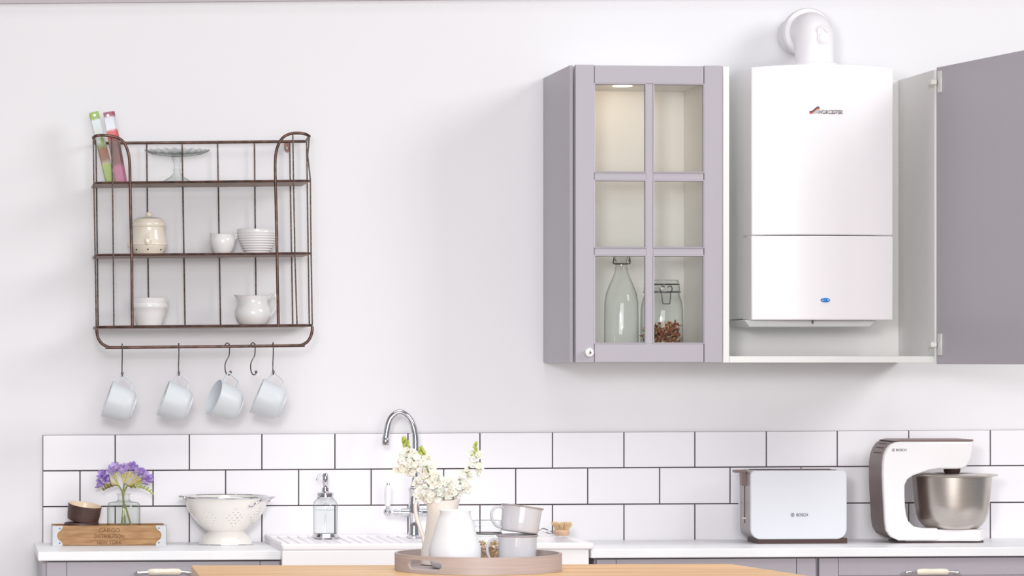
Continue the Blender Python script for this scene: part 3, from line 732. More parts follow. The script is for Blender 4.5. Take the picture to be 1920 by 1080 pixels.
m.tube([(math.cos(a)*35*k, math.sin(a)*35*k, (hl+0.5)*k) for a in [2*PI*i/40 for i in range(40)]], .8*k, 6, True)
m.tube([(math.cos(a)*33.4*k, math.sin(a)*33.4*k, (hl+15)*k) for a in [2*PI*i/40 for i in range(40)]], .8*k, 6, True)
obj('wire_clip', m, 'steel', jr)
for mt_, n, nm in (('potp', 420, 'potpourri'), ('potp2', 270, 'potpourri')):
    m = MB()
    for i in range(n):
        a = random.uniform(0, 2*PI); r = math.sqrt(random.random())*34*k
        hmax = 54+6*math.sin(a*1.3)-r/k*.15
        z = random.random()**.7*hmax*k+3*k
        d = Vector((random.uniform(-1,1), random.uniform(-1,1), random.uniform(-.6,.6)))
        petal(m, Vector((math.cos(a)*r, math.sin(a)*r, z)), d, Vector((random.uniform(-1,1), random.uniform(-1,1), 1.3)), 7*k, 5*k, .8)
    obj(nm, m, mt_, jr, kind='stuff')

# ================================================================== BOILER CABINET (open door)
xb0 = W(1355.6, 400, YD+.02).x; xb1 = W(1752, 400, YD+.02).x
ybc = YD+.022
zt2 = za; zbt = zb_
bc_ = thing('boiler_cabinet', 'white open cabinet around the boiler with grey door swung wide open', 'cabinet', (xb0, 0, zbt))
Wc = xb1-xb0+.001
bxp('side_panel', (.0005, ybc, .0), (.0175, -.002, HH), 'white_board', bc_)
bxp('side_panel', (Wc, ybc, 0), (Wc+.016, -.002, HH-.004), 'inner', bc_)
bxp('bottom_panel', (.018, ybc, 0), (Wc-.0003, -.002, .0175), 'white_board', bc_)
bxp('back_panel', (.018, -.06, .018), (Wc-.0003, -.052, HH-.004), 'inner', bc_)
# door
hin = Vector((Wc+.004, ybc-.004, 0)); dd = Vector((.077, -.518, 0)).normalized(); nn = Vector((dd.y, -dd.x, 0))  # nn points to -X side
if nn.x > 0: nn = -nn
dr = MB(); Ld = .6; tk = .02
a = hin; b2 = hin+dd*Ld; c2 = b2-nn*tk; d2 = hin-nn*tk
dr.plan([tuple(a), tuple(b2), tuple(c2), tuple(d2)], -.004, HH+.001)
do = obj('door', dr, 'grey', bc_, bevel=.0015, label='open grey door seen from its inner side')
for py in (155, 646):
    z = W(1752, py, ybc).z-zbt
    m = MB(); hp = hin+dd*.014+nn*.001
    for (u0, u1, z0, z1, t0, t1) in ((.014, .036, -.029, .029, 0, .004),):
        A = hin+dd*u0; B = hin+dd*u1
        m.plan([tuple(A), tuple(B), tuple(B+nn*t1), tuple(A+nn*t1)], z+z0, z+z1)
    h_ = obj('hinge_plate', m, 'hinge', do, bevel=.0008)
    m = MB()
    m.box((Wc-.0035, ybc-.001, z-.011), (Wc-.0002, ybc+.05, z+.009))
    m.box((Wc-.011, ybc-.004, z-.008), (Wc-.002, ybc+.034, z+.007))
    m.box((Wc-.016, ybc-.022, z-.007), (Wc+.0, ybc+.012, z+.006))
    obj('hinge', m, 'hinge', bc_, bevel=.0012)

# ================================================================== BOILER
YBF = -.34
fr = Fr(1541, 600, YBF)
bl = thing('boiler', 'white wall hung gas boiler with blue badge inside the open cabinet', 'boiler', fr.o)
x0, x1 = fr.dx(1409), fr.dx(1674.5); hwB = (x1-x0)/2; xc = (x0+x1)/2
zt_ = fr.v(1541, 127, 0).z; zsp = fr.v(1541, 442, 0).z
NB = 28
def cover(zlo, zhi, arch=0.0, yb_=None, ex=0.0):
    vs = []; fs = []
    nr = 2
    fr_pts = []
    for i in range(NB+1):
        u = -1+2*i/NB
        yy = -.03*(1-abs(u)**2.4) 
        fr_pts.append((xc+u*hwB, yy, u))
    back = .10
    cols_ = [(xc-hwB-.0, back, -1)]+fr_pts+[(xc+hwB+.0, back, 1)]
    n = len(cols_)
    for zz in (0, 1):
        for (x, y, u) in cols_:
            z = zlo if zz == 0 else zhi+arch*(1-abs(u)**2)
            vs.append((x, y, z))
    for i in range(n-1): fs.append((i, i+1, n+i+1, n+i))
    fs.append((n-1, 0, n, 2*n-1)); fs.append(tuple(reversed(range(n)))); fs.append(tuple(range(n, 2*n)))
    return MB().add(vs, fs)
upper = obj('upper_cover', cover(zsp+.0012, zt_, .007), 'boiler', bl, bevel=.003)
lower = obj('lower_cover', cover(0, zsp-.0012), 'boiler', bl, bevel=.003)
kb = fr.k
obj('casing', MB().box((xc-hwB+.004, .012, .004), (xc+hwB-.004, -YBF-.062, zt_-.002)), 'boiler_side', bl, bevel=.002)
# grey drip tray with valves under the casing
m = MB(); xa_, xb_ = fr.dx(1398), fr.dx(1652)
m.add([(xa_+.004, .03, 0), (xb_-.004, .03, 0), (xb_-.004, .25, 0), (xa_+.004, .25, 0), (xa_+.02, .035, -13*kb), (xb_-.02, .035, -13*kb), (xb_-.02, .24, -13*kb), (xa_+.02, .24, -13*kb)],
      [(0,3,2,1), (4,5,6,7), (0,1,5,4), (1,2,6,5), (2,3,7,6), (3,0,4,7)])
obj('drip_tray', m, 'boiler_tray', bl, bevel=.003)
obj('tray_rib', MB().prism([(fr.dx(1527), -.001), (fr.dx(1529), -.001), (fr.dx(1528.5), -7*kb), (fr.dx(1527.5), -7*kb)], .02, .034), 'steel', bl)
yfr = -.030
bd = MB().ball((fr.dx(1542), yfr-.0005, (600-563)*kb), 9.3*kb, 24, (1, .25, .46))
obj('badge', bd, 'blue', lower, label='oval blue badge')
m = MB()
for dx_ in (-4, 0): m.ball((fr.dx(1541+dx_), yfr-.0035, (600-563.5)*kb), 1*kb, 8, (1,.4,1))
m.ball((fr.dx(1547), yfr-.003, (600-563)*kb), 2*kb, 8, (1,.4,.6))
obj('badge_mark', m, 'text_light', lower)
zl = (600-210.8)*kb
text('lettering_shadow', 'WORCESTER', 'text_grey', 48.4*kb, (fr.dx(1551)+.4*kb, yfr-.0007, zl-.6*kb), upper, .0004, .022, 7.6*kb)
text('lettering', 'WORCESTER', 'text_light', 47.4*kb, (fr.dx(1550.6)-.2*kb, yfr-.0014, zl+.3*kb), upper, .0004, -.008, 6.0*kb)
def swoosh(mname, off, wd):
    P = [(1512.5, 210), (1515, 210.8), (1518, 209.5), (1521.5, 206.5), (1525, 203.5), (1528, 202), (1531, 203)]
    P = [fr.v(x, y+off) for x, y in P]; P = [Vector((p.x, 0, p.z)) for p in P]; S = spline(P, 4); n = len(S)
    top = [(p.x, p.z+wd*kb*.5) for p in S]; bot = [(p.x, p.z-wd*kb*.5) for p in S]
    m = MB()
    vs = [(a, yfr-.0012, b) for a, b in top]+[(a, yfr-.0012, b) for a, b in bot]
    m.add(vs, [(i, i+1, n+i+1, n+i) for i in range(n-1)])
    o = obj('emblem', m, mname, upper); s_ = o.modifiers.new('t', 'SOLIDIFY'); s_.thickness = .0005
swoosh('navy', 0, 1.6); swoosh('orange', 3.3, 1.8); swoosh('text_grey', 1.7, 1.2)
m = MB().prism([(fr.dx(1517), zl-3.4*kb), (fr.dx(1528), zl-3.4*kb), (fr.dx(1528), zl+2.5*kb), (fr.dx(1526), zl+3.2*kb)], yfr-.001, yfr-.0004)
obj('emblem', m, 'zinc', upper)

# ---- flue elbow
YFl = -.2
ff = Fr(1527, 119, YFl); ff.o.z = fr.o.z+zt_+.0005; ff.k = kat(ff.o); ff.py = CY-(ff.o.z-CAM.z)/ff.k
fl = thing('flue_elbow', 'white plastic flue elbow rising from the boiler top into the wall', 'flue', ff.o)
k = ff.k; r = 36*k; R = .046
top = (ff.py-72)*k
path = [(0,0,0), (0,0,top*.5), (0,0,top-.01)]
for i in range(1, 9):
    a = PI/2*i/8; path.append((0, R*(1-math.cos(a)), top-.01+R*math.sin(a)-0.012*math.sin(a)))
path += [(0, .12, path[-1][2]), (0, -YFl-.004, path[-1][2])]
obj('elbow', MB().tube(path, r, 36), 'flue', fl)
obj('collar', MB().lathe([(0,.0),(43*k,.0),(43*k,14*k),(41*k,16*k),(37*k,17*k),(0,17*k)], segs=40), 'flue', fl, bevel=.001)
zc_ = path[-1][2]
mt4 = Matrix.Translation((0, .065, zc_)) @ Matrix.Rotation(-PI/2, 4, 'X')
obj('socket_ring', MB().lathe([(36*k,0),(44*k,0),(46*k,.004),(46*k,.028),(44*k,.032),(41*k,.034),(41*k,.052),(36*k,.052)], segs=44, mtx=mt4), 'flue', fl)
mt5 = Matrix.Translation((ff.dx(1534), -r+.002, (ff.py-75)*k)) @ Matrix.Rotation(PI/2, 4, 'X')
m = MB().lathe([(0,0),(11*k,0),(11*k,.006),(8.5*k,.0075),(8*k,.010),(5.5*k,.0115),(0,.0115)], segs=26, mtx=mt5)
tc = obj('test_cap', m, 'flue', fl)
P = [(ff.dx(1534)+math.cos(a)*10*k, -r-.001+(abs(math.cos(a)))*.003, (ff.py-63)*k+math.sin(a)*13*k) for a in [2*PI*i/28 for i in range(28)]]
obj('cap_frame', MB().tube(P, 1.5*k, 8, True), 'flue', tc)

# ================================================================== WIRE RACK
Yf, Yb = -.24, -.018
ro = W(380, 480, Yb); ro = Vector((ro.x, 0, ro.z))
rack = thing('wire_wall_rack', 'dark bronze wire wall rack with three shelves and a hook rail', 'rack', ro)
def R_(px, py, Y): return W(px, py, Y)-ro
kr = kat(W(380, 480, Yf))
thick = 2.8*kr; thin = 1.4*kr
lt = [(248,613),(247.5,560),(247,480),(245,400),(244,345),(243,305),(240,285),(233,268),(222,259),(208,255),(192,253.5),(181,254.5)]
rt = [(522,611),(521,560),(519.5,480),(518,400),(516.5,345),(516,305),(518,284),(524,267),(533,256),(546,250.5),(560,249.5),(573,251.5)]
for pts, c1, c2 in ((lt, (175,258), (178,268.5)), (rt, (580,255.5), (574,265))):
    p = spline([R_(x, y, Yf) for x, y in pts]+[R_(c1[0], c1[1], Yf+.012)], 4)
    q = [R_(c1[0]+(c2[0]-c1[0])*t_, c1[1]+(c2[1]-c1[1])*t_, Yf+(Yb-Yf)*t_) for t_ in (.3, .6, 1)]
    obj('side_frame', MB().tube(p+q, thick, 10), 'wire', rack)
obj('back_rail', MB().tube([R_(178,268.5,Yb), R_(376,267,Yb), R_(574,265,Yb)], thick, 10), 'wire', rack)
shelf = [(343.5, 339.5), (479, 475.5), (614, 610.5)]
ends = [(178, 581), (180, 583), (181, 586)]
def shz(i, px):                                     # height of shelf i at pixel column px (front plane)
    y = shelf[i][0]+(shelf[i][1]-shelf[i][0])*(px-178)/404.0
    return W(px, y, Yf).z
for i in range(3):
    (xa, xb), (ya, yb2) = ends[i], shelf[i]
    A = R_(xa, ya, Yf); B = R_(xb, yb2, Yf)
    za_, zb2 = A.z, B.z
    zf = lambda x: za_+(zb2-za_)*(x-A.x)/(B.x-A.x)
    rc = .022; out = []
    for (cx, cy, a0) in ((A.x+rc, Yf+rc, PI), (B.x-rc, Yf+rc, 1.5*PI)):
        for q in range(7):
            a = a0+PI/2*q/6; out.append((cx+math.cos(a)*rc, cy+math.sin(a)*rc))
    out += [(B.x, Yb), (A.x, Yb)]
    n = len(out)
    vs = [(x, y, zf(x)-.002) for x, y in out]+[(x, y, zf(x)) for x, y in out]
    m = MB().add(vs, [tuple(reversed(range(n))), tuple(range(n, 2*n))]+[(j, (j+1) % n, (j+1) % n+n, j+n) for j in range(n)])
    sh = obj('shelf', m, 'sheet', rack, smooth=False)
    obj('shelf_rim', MB().tube([(x, y, zf(x)+.001) for x, y in out], .0032 if i < 2 else .0036, 8, True), 'wire', sh)
def wire(pts, Y, r=thin): obj('wire', MB().tube([R_(x, y, Y) for x, y in pts], r, 8), 'wire_thin', rack)
wire([(175,259),(176,345),(178.5,480),(180.5,612)], Yf-.002)
wire([(209,255.5),(211,345),(212.5,480),(213.5,613)], Yf-.002)
wire([(549,250.5),(550.5,345),(553,480),(557,610)], Yf-.002)
wire([(580,257),(577,292),(580,318),(582,338),(582.5,400),(583.5,480),(585.5,609)], Yf-.002)
for a, b in ((180,184),(275,279),(341.5,347),(408,413.5),(477,480.5),(543,549),(575,580)):
    wire([(a, 268-(a-178)*.009), (a+(b-a)*.5, 440), (b, 613-(a-178)*.009)], Yb-.001)
P = [(181.5,616),(182,626),(185,636),(192,645),(202,650),(214,651.5),(380,650),(555,648),(566,646.5),(576,641),(582,632),(585,622),(585.5,612)]
obj('hook_rail', MB().tube(spline([R_(x, y, Yf) for x, y in P], 5), thick, 10), 'wire', rack)
hp = MB().prism([(R_(x, y, Yb).x, R_(x, y, Yb).z) for x, y in [(533,268),(543.5,268),(543.5,280),(542,284),(538.5,286),(535,284),(533,280)]], Yb-.002, Yb+.002)
hpl = obj('hanger_plate', hp, 'wire', rack)
obj('screw_head', MB().ball(R_(538, 278, Yb-.003), 2.3*kr, 10, (1, .5, 1.5)), 'zinc', hpl)

# hooks
rail_y = lambda x: 651.3-(x-214)*.0096
kh = kat(W(380, 650, Yf))
def hook_mesh():
    m = MB(); c = kh
    pts = [(0, 5.5, -2), (0, 5, 1.5), (0, 2.5, 5.2), (0, 0, 6), (0, -3.2, 5), (0, -5.3, 1), (0, -5.2, -8), (0, -4, -18), (0, 1, -26), (0, 4.5, -34), (0, 4.5, -44), (0, 1.5, -52), (0, -3, -54), (0, -7, -51.5), (0, -7.5, -48.5)]
    S = spline([Vector(p)*c for p in pts], 4)
    m.tube(S, 1.15*c, 8); return m, S[-1]
hm, hend = hook_mesh()
hooks = [(229, 0, 'steel S hook on the rack rail holding the leftmost mug'), (335, 0, 'steel S hook on the rack rail holding the second mug from left'),
         (426, 118, 'steel S hook turned sideways holding the third mug from left'), (474, 118, 'empty steel S hook on the rack rail between two mugs'), (512, 0, 'steel S hook at the rail\'s right holding the rightmost mug')]
h0 = None
for x, rz_, lab in hooks:
    loc = W(x, rail_y(x), Yf)
    if h0 is None:
        h0 = thing('hook', lab, 'hook', loc, 'S hooks on the rack rail')
        obj('wire', hm, 'steel', h0); obj('ball_end', MB().ball(hend, 2.8*kh, 10), 'steel', h0)
    else: dup(h0, loc, (0, 0, math.radians(rz_)), lab)
# mugs hanging from hooks: origin at the handle's top
Lm = 54*kh
def mug_parts(root):
    c = kh
    prof = [(20*c,0),(22*c,.5*c),(22.5*c,3*c),(27.5*c,6*c),(30.5*c,11*c),(31.8*c,19*c),(33*c,32*c),(34*c,44*c),(35*c,53*c)]
    orig = Vector((51*c, 0, Lm-12*c))
    mtx = Matrix.Translation(-orig)
    obj('cup', MB().lathe(vessel(prof, 1.7*c), segs=44, mtx=mtx), 'mug', root)
    hp_ = [(33.5,-9),(38,-8.5),(44,-10),(51,-11),(52,-15),(49,-25),(45.5,-34),(42,-37),(36,-36),(32,-38),(27.5,-42)]
    P = [Vector((a*c, 0, Lm+b*c))-orig for a, b in hp_]
    m = MB(); S = spline(P, 4)
    for off in (-2.0, 0, 2.0): m.tube([p+Vector((0, off*c, 0)) for p in S], 1.5*c, 8)
    obj('handle', m, 'mug', root)
# local +Z points out of the mouth, local +X to the handle
def mug_rot(tilt, yaw):
    # mouth direction in world: left and up slightly; handle direction: up
    a = math.radians(tilt)
    zc = Vector((-math.cos(a), 0, math.sin(a))); xcv = Vector((math.sin(a), 0, math.cos(a))); yc = zc.cross(xcv)
    m = Matrix((xcv, yc, zc)).transposed()
    return (Matrix.Rotation(math.radians(yaw), 3, 'Z') @ m).to_euler()
mugs = [(228, 703, 19, 0, 'white mug with a notched foot hanging leftmost under the wire rack'), (334.5, 702, 20.5, 0, 'white mug hanging second from left under the wire rack'),
        (428, 700.5, 21, 14, 'white mug third from left, turned to show its dark opening'), (512, 699, 23, -3, 'white mug hanging rightmost under the wire rack')]
m0 = None
for x, y, tl, yw, lab in mugs:
    loc = W(x, y, Yf)
    if m0 is None:
        m0 = thing('mug', lab, 'mug', loc, 'mugs hanging under the wire rack'); mug_parts(m0); m0.rotation_euler = mug_rot(tl, yw)
    else: dup(m0, loc, mug_rot(tl, yw), lab)

# ---- things on the rack shelves
def onshelf(px, i, Y): 
    f_ = Fr(px, 400, Y, z=None); p = W(px, 400, Y)
    # shelf height is a function of X only
    A = W(178, shelf[i][0], Yf); B = W(582, shelf[i][1], Yf)
    z = A.z+(B.z-A.z)*(p.x-A.x)/(B.x-A.x)+.0004
    return Fr(px, 400, Y, z=z)
# packets leaning in the left cage (cling film / chocolate style cartons)
def ramp_mat(name, stops, H_, nz=.06):
    m = bpy.data.materials.new(name); m.use_nodes = True; nt = m.node_tree; b = nt.nodes['Principled BSDF']; b.inputs['Roughness'].default_value = .4
    tc = nt.nodes.new('ShaderNodeTexCoord'); sp = nt.nodes.new('ShaderNodeSeparateXYZ'); nt.links.new(tc.outputs['Object'], sp.inputs[0])
    n = nt.nodes.new('ShaderNodeTexNoise'); n.inputs['Scale'].default_value = 90; nt.links.new(tc.outputs['Object'], n.inputs['Vector'])
    d = nt.nodes.new('ShaderNodeMath'); d.operation = 'DIVIDE'; d.inputs[1].default_value = H_; nt.links.new(sp.outputs['Z'], d.inputs[0])
    a1 = nt.nodes.new('ShaderNodeMath'); a1.operation = 'MULTIPLY_ADD'; a1.inputs[1].default_value = nz; nt.links.new(n.outputs['Fac'], a1.inputs[0]); nt.links.new(d.outputs[0], a1.inputs[2])
    r = nt.nodes.new('ShaderNodeValToRGB'); nt.links.new(a1.outputs[0], r.inputs[0]); cr = r.color_ramp; cr.interpolation = 'LINEAR'
    for i, (p, c) in enumerate(stops):
        e = cr.elements[i] if i < 2 else cr.elements.new(p)
        e.position = p; e.color = lin(c)
    nt.links.new(r.outputs[0], b.inputs['Base Color']); return m
fs_ = onshelf(208, 0, -.10); k = fs_.k; hp_ = 138*k
gm = ramp_mat('green_carton_print', [(0, (150,178,70)), (.28, (170,196,90)), (.31, (196,176,150)), (.36, (150,96,60)), (.50, (140,96,60)), (.55, (120,150,70)), (.62, (210,222,214)), (.9, (232,240,244)), (.93, (150,186,70)), (1, (140,178,60))], hp_, .04)
pm_ = ramp_mat('pink_carton_print', [(0, (170,92,124)), (.24, (176,96,130)), (.3, (112,66,60)), (.55, (104,66,62)), (.62, (150,96,84)), (.66, (206,70,72)), (.74, (214,90,88)), (.77, (226,230,236)), (.92, (216,220,230)), (.95, (150,62,88))], hp_, .04)
t = thing('carton', 'slim green and white printed carton leaning in the rack\'s left cage', 'carton', fs_.o+Vector((0,0,.0045)), 'cartons in the rack cage', rot=(0, math.radians(-13.6), 0))
obj('sleeve', MB().box((-8.5*k, -.014, 0), (8.5*k, .014, hp_)), gm, t, bevel=.0012)
obj('printed_pear', MB().ball((1*k, -.0142, hp_*.44), 6*k, 12, (1, .02, 1.5)), mat('pear_brown_print', (160, 98, 58), .4), t)
obj('printed_leaf', MB().ball((3*k, -.0142, hp_*.6), 4.5*k, 12, (.8, .02, 1.6)), mat('leaf_green_print', (140, 172, 76), .4), t)
obj('white_mark', MB().ball((0, -.0142, hp_*.955), 3*k, 10, (1, .03, .9)), 'text_light', t)
fs2 = onshelf(227, 0, -.13); k = fs2.k
t = thing('carton', 'slim crimson and brown printed carton leaning right of the green one', 'carton', fs2.o+Vector((0,0,.0035)), 'cartons in the rack cage', rot=(0, math.radians(-10.2), math.radians(0)))
out5 = [(-10*k, -.014), (7*k, -.016), (12*k, .0), (9*k, .016), (-8*k, .016)]
obj('sleeve', MB().plan(out5, 0, 136*k), pm_, t, bevel=.001)
obj('white_mark', MB().ball((-2*k, -.0152, hp_*.935), 3*k, 10, (1, .03, .9)), 'text_light', t)

# cake stand
fs_ = onshelf(332, 0, -.125); k = fs_.k; b_ = fs_.py
cs = thing('cake_stand', 'clear pressed glass cake stand with scalloped rim on the top rack shelf', 'cake stand', fs_.o)
hz = (b_-283)*k
def scal(p, a):
    f_ = 1+.02*math.cos(a*22); 
    rr = math.hypot(p.x, p.y)
    if rr > 50*k: return Vector((p.x*f_, p.y*f_, p.z+(.5+.5*math.cos(a*22))*2.6*k))
    return p
obj('plate', MB().lathe([(0,hz-10*k),(10*k,hz-11*k),(34*k,hz-8.5*k),(50*k,hz-5.5*k),(60*k,hz-1.5*k),(60.5*k,hz),(57*k,hz-1*k),(48*k,hz-3.5*k),(20*k,hz-6*k),(0,hz-6*k)], segs=132, warp=scal), 'glass_green', cs)
obj('stem', MB().lathe([(25*k,0),(27*k,5*k),(22*k,9*k),(15*k,13*k),(9*k,18*k),(5.5*k,23*k),(7.5*k,27*k),(5*k,30*k),(5.5*k,38*k),(9*k,hz-14*k),(12*k,hz-10*k),(0,hz-10*k)], segs=24), 'glass_green', cs)

def pot(label, name, cat, px, i, Y, prof, matn, t_=1.6, segs=44, warp=None, grp='white crockery on the wire rack'):
    f_ = onshelf(px, i, Y); base = f_.py; k_ = f_.k
    sh = base-prof[0][1]
    r = thing(name, label, cat, f_.o, grp)
    pp = [(a*k_, (base-(y+sh*(1-min(1,(prof[0][1]-y)/max(1e-6,prof[0][1]-prof[-1][1])))))*k_) for a, y in prof]
    obj('body', MB().lathe(vessel(pp, t_*k_), segs=segs, warp=warp), matn, r)
    return r, f_
# garlic pot
r, f_ = pot('cream lidded ceramic pot with a garlic relief on the middle rack shelf', 'lidded_pot', 'pot', 279, 1, -.13,
            [(26,476),(28,474),(31,466),(34.5,460),(34.5,458),(35.5,457),(35.5,455),(34,453),(33,446),(30.5,438),(29,430),(29.5,426)], 'cream')
k = f_.k; B = f_.py
obj('lid', MB().lathe([(0,(B-425.5)*k),(30*k,(B-425.5)*k),(31.5*k,(B-423)*k),(31*k,(B-418)*k),(29.5*k,(B-416)*k),(27*k,(B-411)*k),(19*k,(B-407.5)*k),(7*k,(B-406)*k),(4*k,(B-404)*k),(5.5*k,(B-400)*k),(3.5*k,(B-397.5)*k),(0,(B-397)*k)], segs=44), 'cream', r)
g = MB().ball((-3*k, -35*k, (B-452)*k), 9*k, 14, (.85, .35, 1)); g.tube([(-3*k,-37*k,(B-445)*k), (-2*k,-36*k,(B-440)*k), (0,-33*k,(B-437)*k)], [2.5*k, 1.4*k, .7*k], 8)
for s in (-1, 1): g.tube([(-3*k,-38*k,(B-445)*k), ((-3+s*4.5)*k,-38*k,(B-452)*k), (-3*k,-37.5*k,(B-460)*k)], .9*k, 6)
obj('garlic_relief', g, 'cream', r)
m = MB()
for a in (-96, -48, -140): m.ball((math.cos(math.radians(a))*31.3*k, math.sin(math.radians(a))*31.3*k, (B-468.5)*k), 1.7*k, 8)
obj('vent_hole', m, 'hole', r)
m = MB(); m.tube(spline([(-33*k,0,(B-448)*k), (-38*k,-.002,(B-452)*k), (-38*k,-.002,(B-460)*k), (-33*k,0,(B-463)*k)], 4), 2*k, 8); obj('handle', m, 'cream', r)
# little jug
def spoutw(r0, lift, dirx=-1, wide=2.2, amt=5.0):
    def f(p, a, r0=r0):
        return p
    return f
def jugwarp(k_, z0, ztop, ang, amt, lift, width=.55):
    def f(p, a):
        if p.z < z0: return p
        t = min(1, (p.z-z0)/(ztop-z0)); d = (a-ang+PI) % (2*PI)-PI
        w_ = math.exp(-(d/width)**2)*t
        return Vector((p.x+math.cos(ang)*amt*k_*w_, p.y+math.sin(ang)*amt*k_*w_, p.z+lift*k_*w_))
    return f
fj_ = onshelf(418, 1, -.13)
r, f_ = pot('small white round jug with a pinched lip on the middle rack shelf', 'jug', 'jug', 417, 1, -.13,
            [(13,475),(15,474),(19,467),(22.5,459),(24,451),(23,445),(20.5,441),(20,439.5)], 'white_ceramic', warp=jugwarp(fj_.k, (fj_.py-447)*fj_.k, (fj_.py-439)*fj_.k, PI, 4, 2))
k = f_.k; B = f_.py
obj('handle', MB().tube(spline([(20*k,0,(B-442)*k),(25*k,0,(B-438.5)*k),(26*k,0,(B-443)*k),(23*k,0,(B-449)*k)], 5), 1.8*k, 8), 'white_ceramic', r)
# ribbed bowl
pr = [(19,474),(21,473)]
for i in range(9):
    y = 470-i*4.2; rr = 21+17*(1-((y-432)/42)**1.8) if y > 432 else 38
    pr += [(rr+.5, y), (rr-.3, y-2.1)]
pr.append((38.2, 430.5))
r, f_ = pot('white ribbed bowl beside the small jug on the middle rack shelf', 'bowl', 'bowl', 482, 1, -.12, pr, 'white_ceramic')
# planter cup bottom left
r, f_ = pot('white collared ceramic pot at the left of the bottom rack shelf', 'pot', 'pot', 280, 2, -.12,
            [(22,611),(24,610),(27,600),(31,586),(33,578),(34,577),(35,571),(34.5,570),(33.5,568),(35,563),(36,559)], 'cream' if 0 else 'white_ceramic')
# creamer
fj_ = onshelf(474, 2, -.12)
r, f_ = pot('white round bellied creamer with a tall spout on the bottom rack shelf', 'creamer', 'jug', 474, 2, -.12,
            [(20,611),(23,610),(29,603),(33.5,594),(34.5,586),(33,578),(29,571),(27.5,566),(28.5,560),(30,555)], 'white_ceramic', warp=jugwarp(fj_.k, (fj_.py-568)*fj_.k, (fj_.py-555)*fj_.k, PI, 6, 1.5))
k = f_.k; B = f_.py
obj('handle', MB().tube(spline([(28*k,0,(B-560)*k),(34*k,0,(B-553)*k),(41*k,0,(B-553)*k),(44*k,0,(B-562)*k),(42*k,0,(B-578)*k),(33*k,0,(B-592)*k)], 6), [2.2*k]*31, 8), 'white_ceramic', r)

# ================================================================== ISLAND WITH TRAY
ZI = .977
a = G(358, 1060, ZI); b = G(1370, 1057.3, ZI); c = G(1376+ (1518-1370)*3.0, 1057.3+22.7*3, ZI); d = G(358+16*3.2, 1060+20*3.2, ZI)
isl = thing('kitchen_island', 'island with oiled beech worktop carrying the round taupe tray', 'island', (a.x, a.y, 0))
P = [(p.x-a.x, p.y-a.y) for p in (d, c, b, a)]
obj('worktop', MB().plan(P, ZI-.04, ZI), 'oak', isl, bevel=.002)
hw = b.x-a.x
obj('cabinet_body', MB().box((.05, -.95, .08), (hw-.06, -.06, ZI-.041)), 'grey', isl, bevel=.002)
obj('plinth', MB().box((.1, -.9, 0), (hw-.1, -.1, .079)), 'grey', isl)
# tray
tc = G(896.5, 1068.5, ZI); kt = kat(tc)
tr = thing('round_tray', 'round taupe wooden tray with cut out handle on the island worktop', 'tray', (tc.x, tc.y, ZI+.0003))
Rt = 156.5*kt; Ht = 32*kt; wt = 5.5*kt
ang0 = math.radians(-90-0)
NS = 160
# handle opening at the left front: azimuth range
def az(px): return -PI/2+math.asin((px-896.5)/156.5)
hA0, hA1 = az(755), az(808)
cells_z = [0, 9*kt]+[9*kt+(11*kt)*i/8 for i in range(1, 9)]+[20*kt+3*kt, Ht-1.2*kt, Ht]
hc = (hA0+hA1)/2; hwid = (hA1-hA0)/2
angs = sorted(set([2*PI*i/NS-PI for i in range(NS)]+[hA0+(hA1-hA0)*i/24 for i in range(25)]))
# drop near duplicates
aa = [angs[0]]
for q in angs[1:]:
    if q-aa[-1] > .004: aa.append(q)
angs = aa; n = len(angs)
hz0, hz1 = 3.5*kt+2*kt, 21.5*kt+3*kt; hmid = (hz0+hz1)/2; hh_ = (hz1-hz0)/2
zl_ = [0, .8*kt]+[hz0+(hz1-hz0)*i/14 for i in range(15)]+[Ht-1*kt, Ht]
def inh(an, z):
    ux = (an-hc)/hwid; px_ = abs(ux)*26.5; pz = abs(z-hmid)/kt; r_ = 9.4; hx_ = 26.5; hz_ = hh_/kt
    if px_ > hx_ or pz > hz_: return False
    qx = px_-(hx_-r_); qz = pz-(hz_-r_)
    return not (qx > 0 and qz > 0 and qx*qx+qz*qz > r_*r_)
vs = []; fs = []
for z in zl_:
    for an in angs: vs.append((math.cos(an)*Rt, math.sin(an)*Rt, z))
for z in zl_:
    for an in angs: vs.append((math.cos(an)*(Rt-wt), math.sin(an)*(Rt-wt), z))
nz = len(zl_); off = nz*n
hole = {}
for i in range(nz-1):
    for j in range(n):
        j2 = (j+1) % n
        am = (angs[j]+(angs[j2] if j2 else angs[0]+2*PI))/2; zm = (zl_[i]+zl_[i+1])/2
        hole[(i, j)] = inh(am, zm)
for i in range(nz-1):
    for j in range(n):
        j2 = (j+1) % n
        A_, B_, C2, D2 = i*n+j, i*n+j2, (i+1)*n+j2, (i+1)*n+j
        if hole[(i, j)]: continue
        fs.append((A_, B_, C2, D2)); fs.append((off+A_, off+D2, off+C2, off+B_))
        if hole.get((i-1, j)): fs.append((A_, off+A_, off+B_, B_))
        if hole.get((i+1, j)): fs.append((D2, C2, off+C2, off+D2))
        if hole[(i, (j-1) % n)]: fs.append((A_, D2, off+D2, off+A_))
        if hole[(i, j2)]: fs.append((B_, off+B_, off+C2, C2))
for j in range(n):
    j2 = (j+1) % n
    fs.append(((nz-1)*n+j, (nz-1)*n+j2, off+(nz-1)*n+j2, off+(nz-1)*n+j)); fs.append((j, off+j, off+j2, j2))
obj('rim', MB().add(vs, fs), 'tray', tr)
obj('base', MB().lathe([(0, .0005), (Rt-wt+.0005, .0005), (Rt-wt+.0005, .006), (0, .006)], segs=80), 'tray', tr)
ZT = ZI+.0067
def ontray(px, dy): return Fr(px, 1000, tc.y+dy, z=ZT)
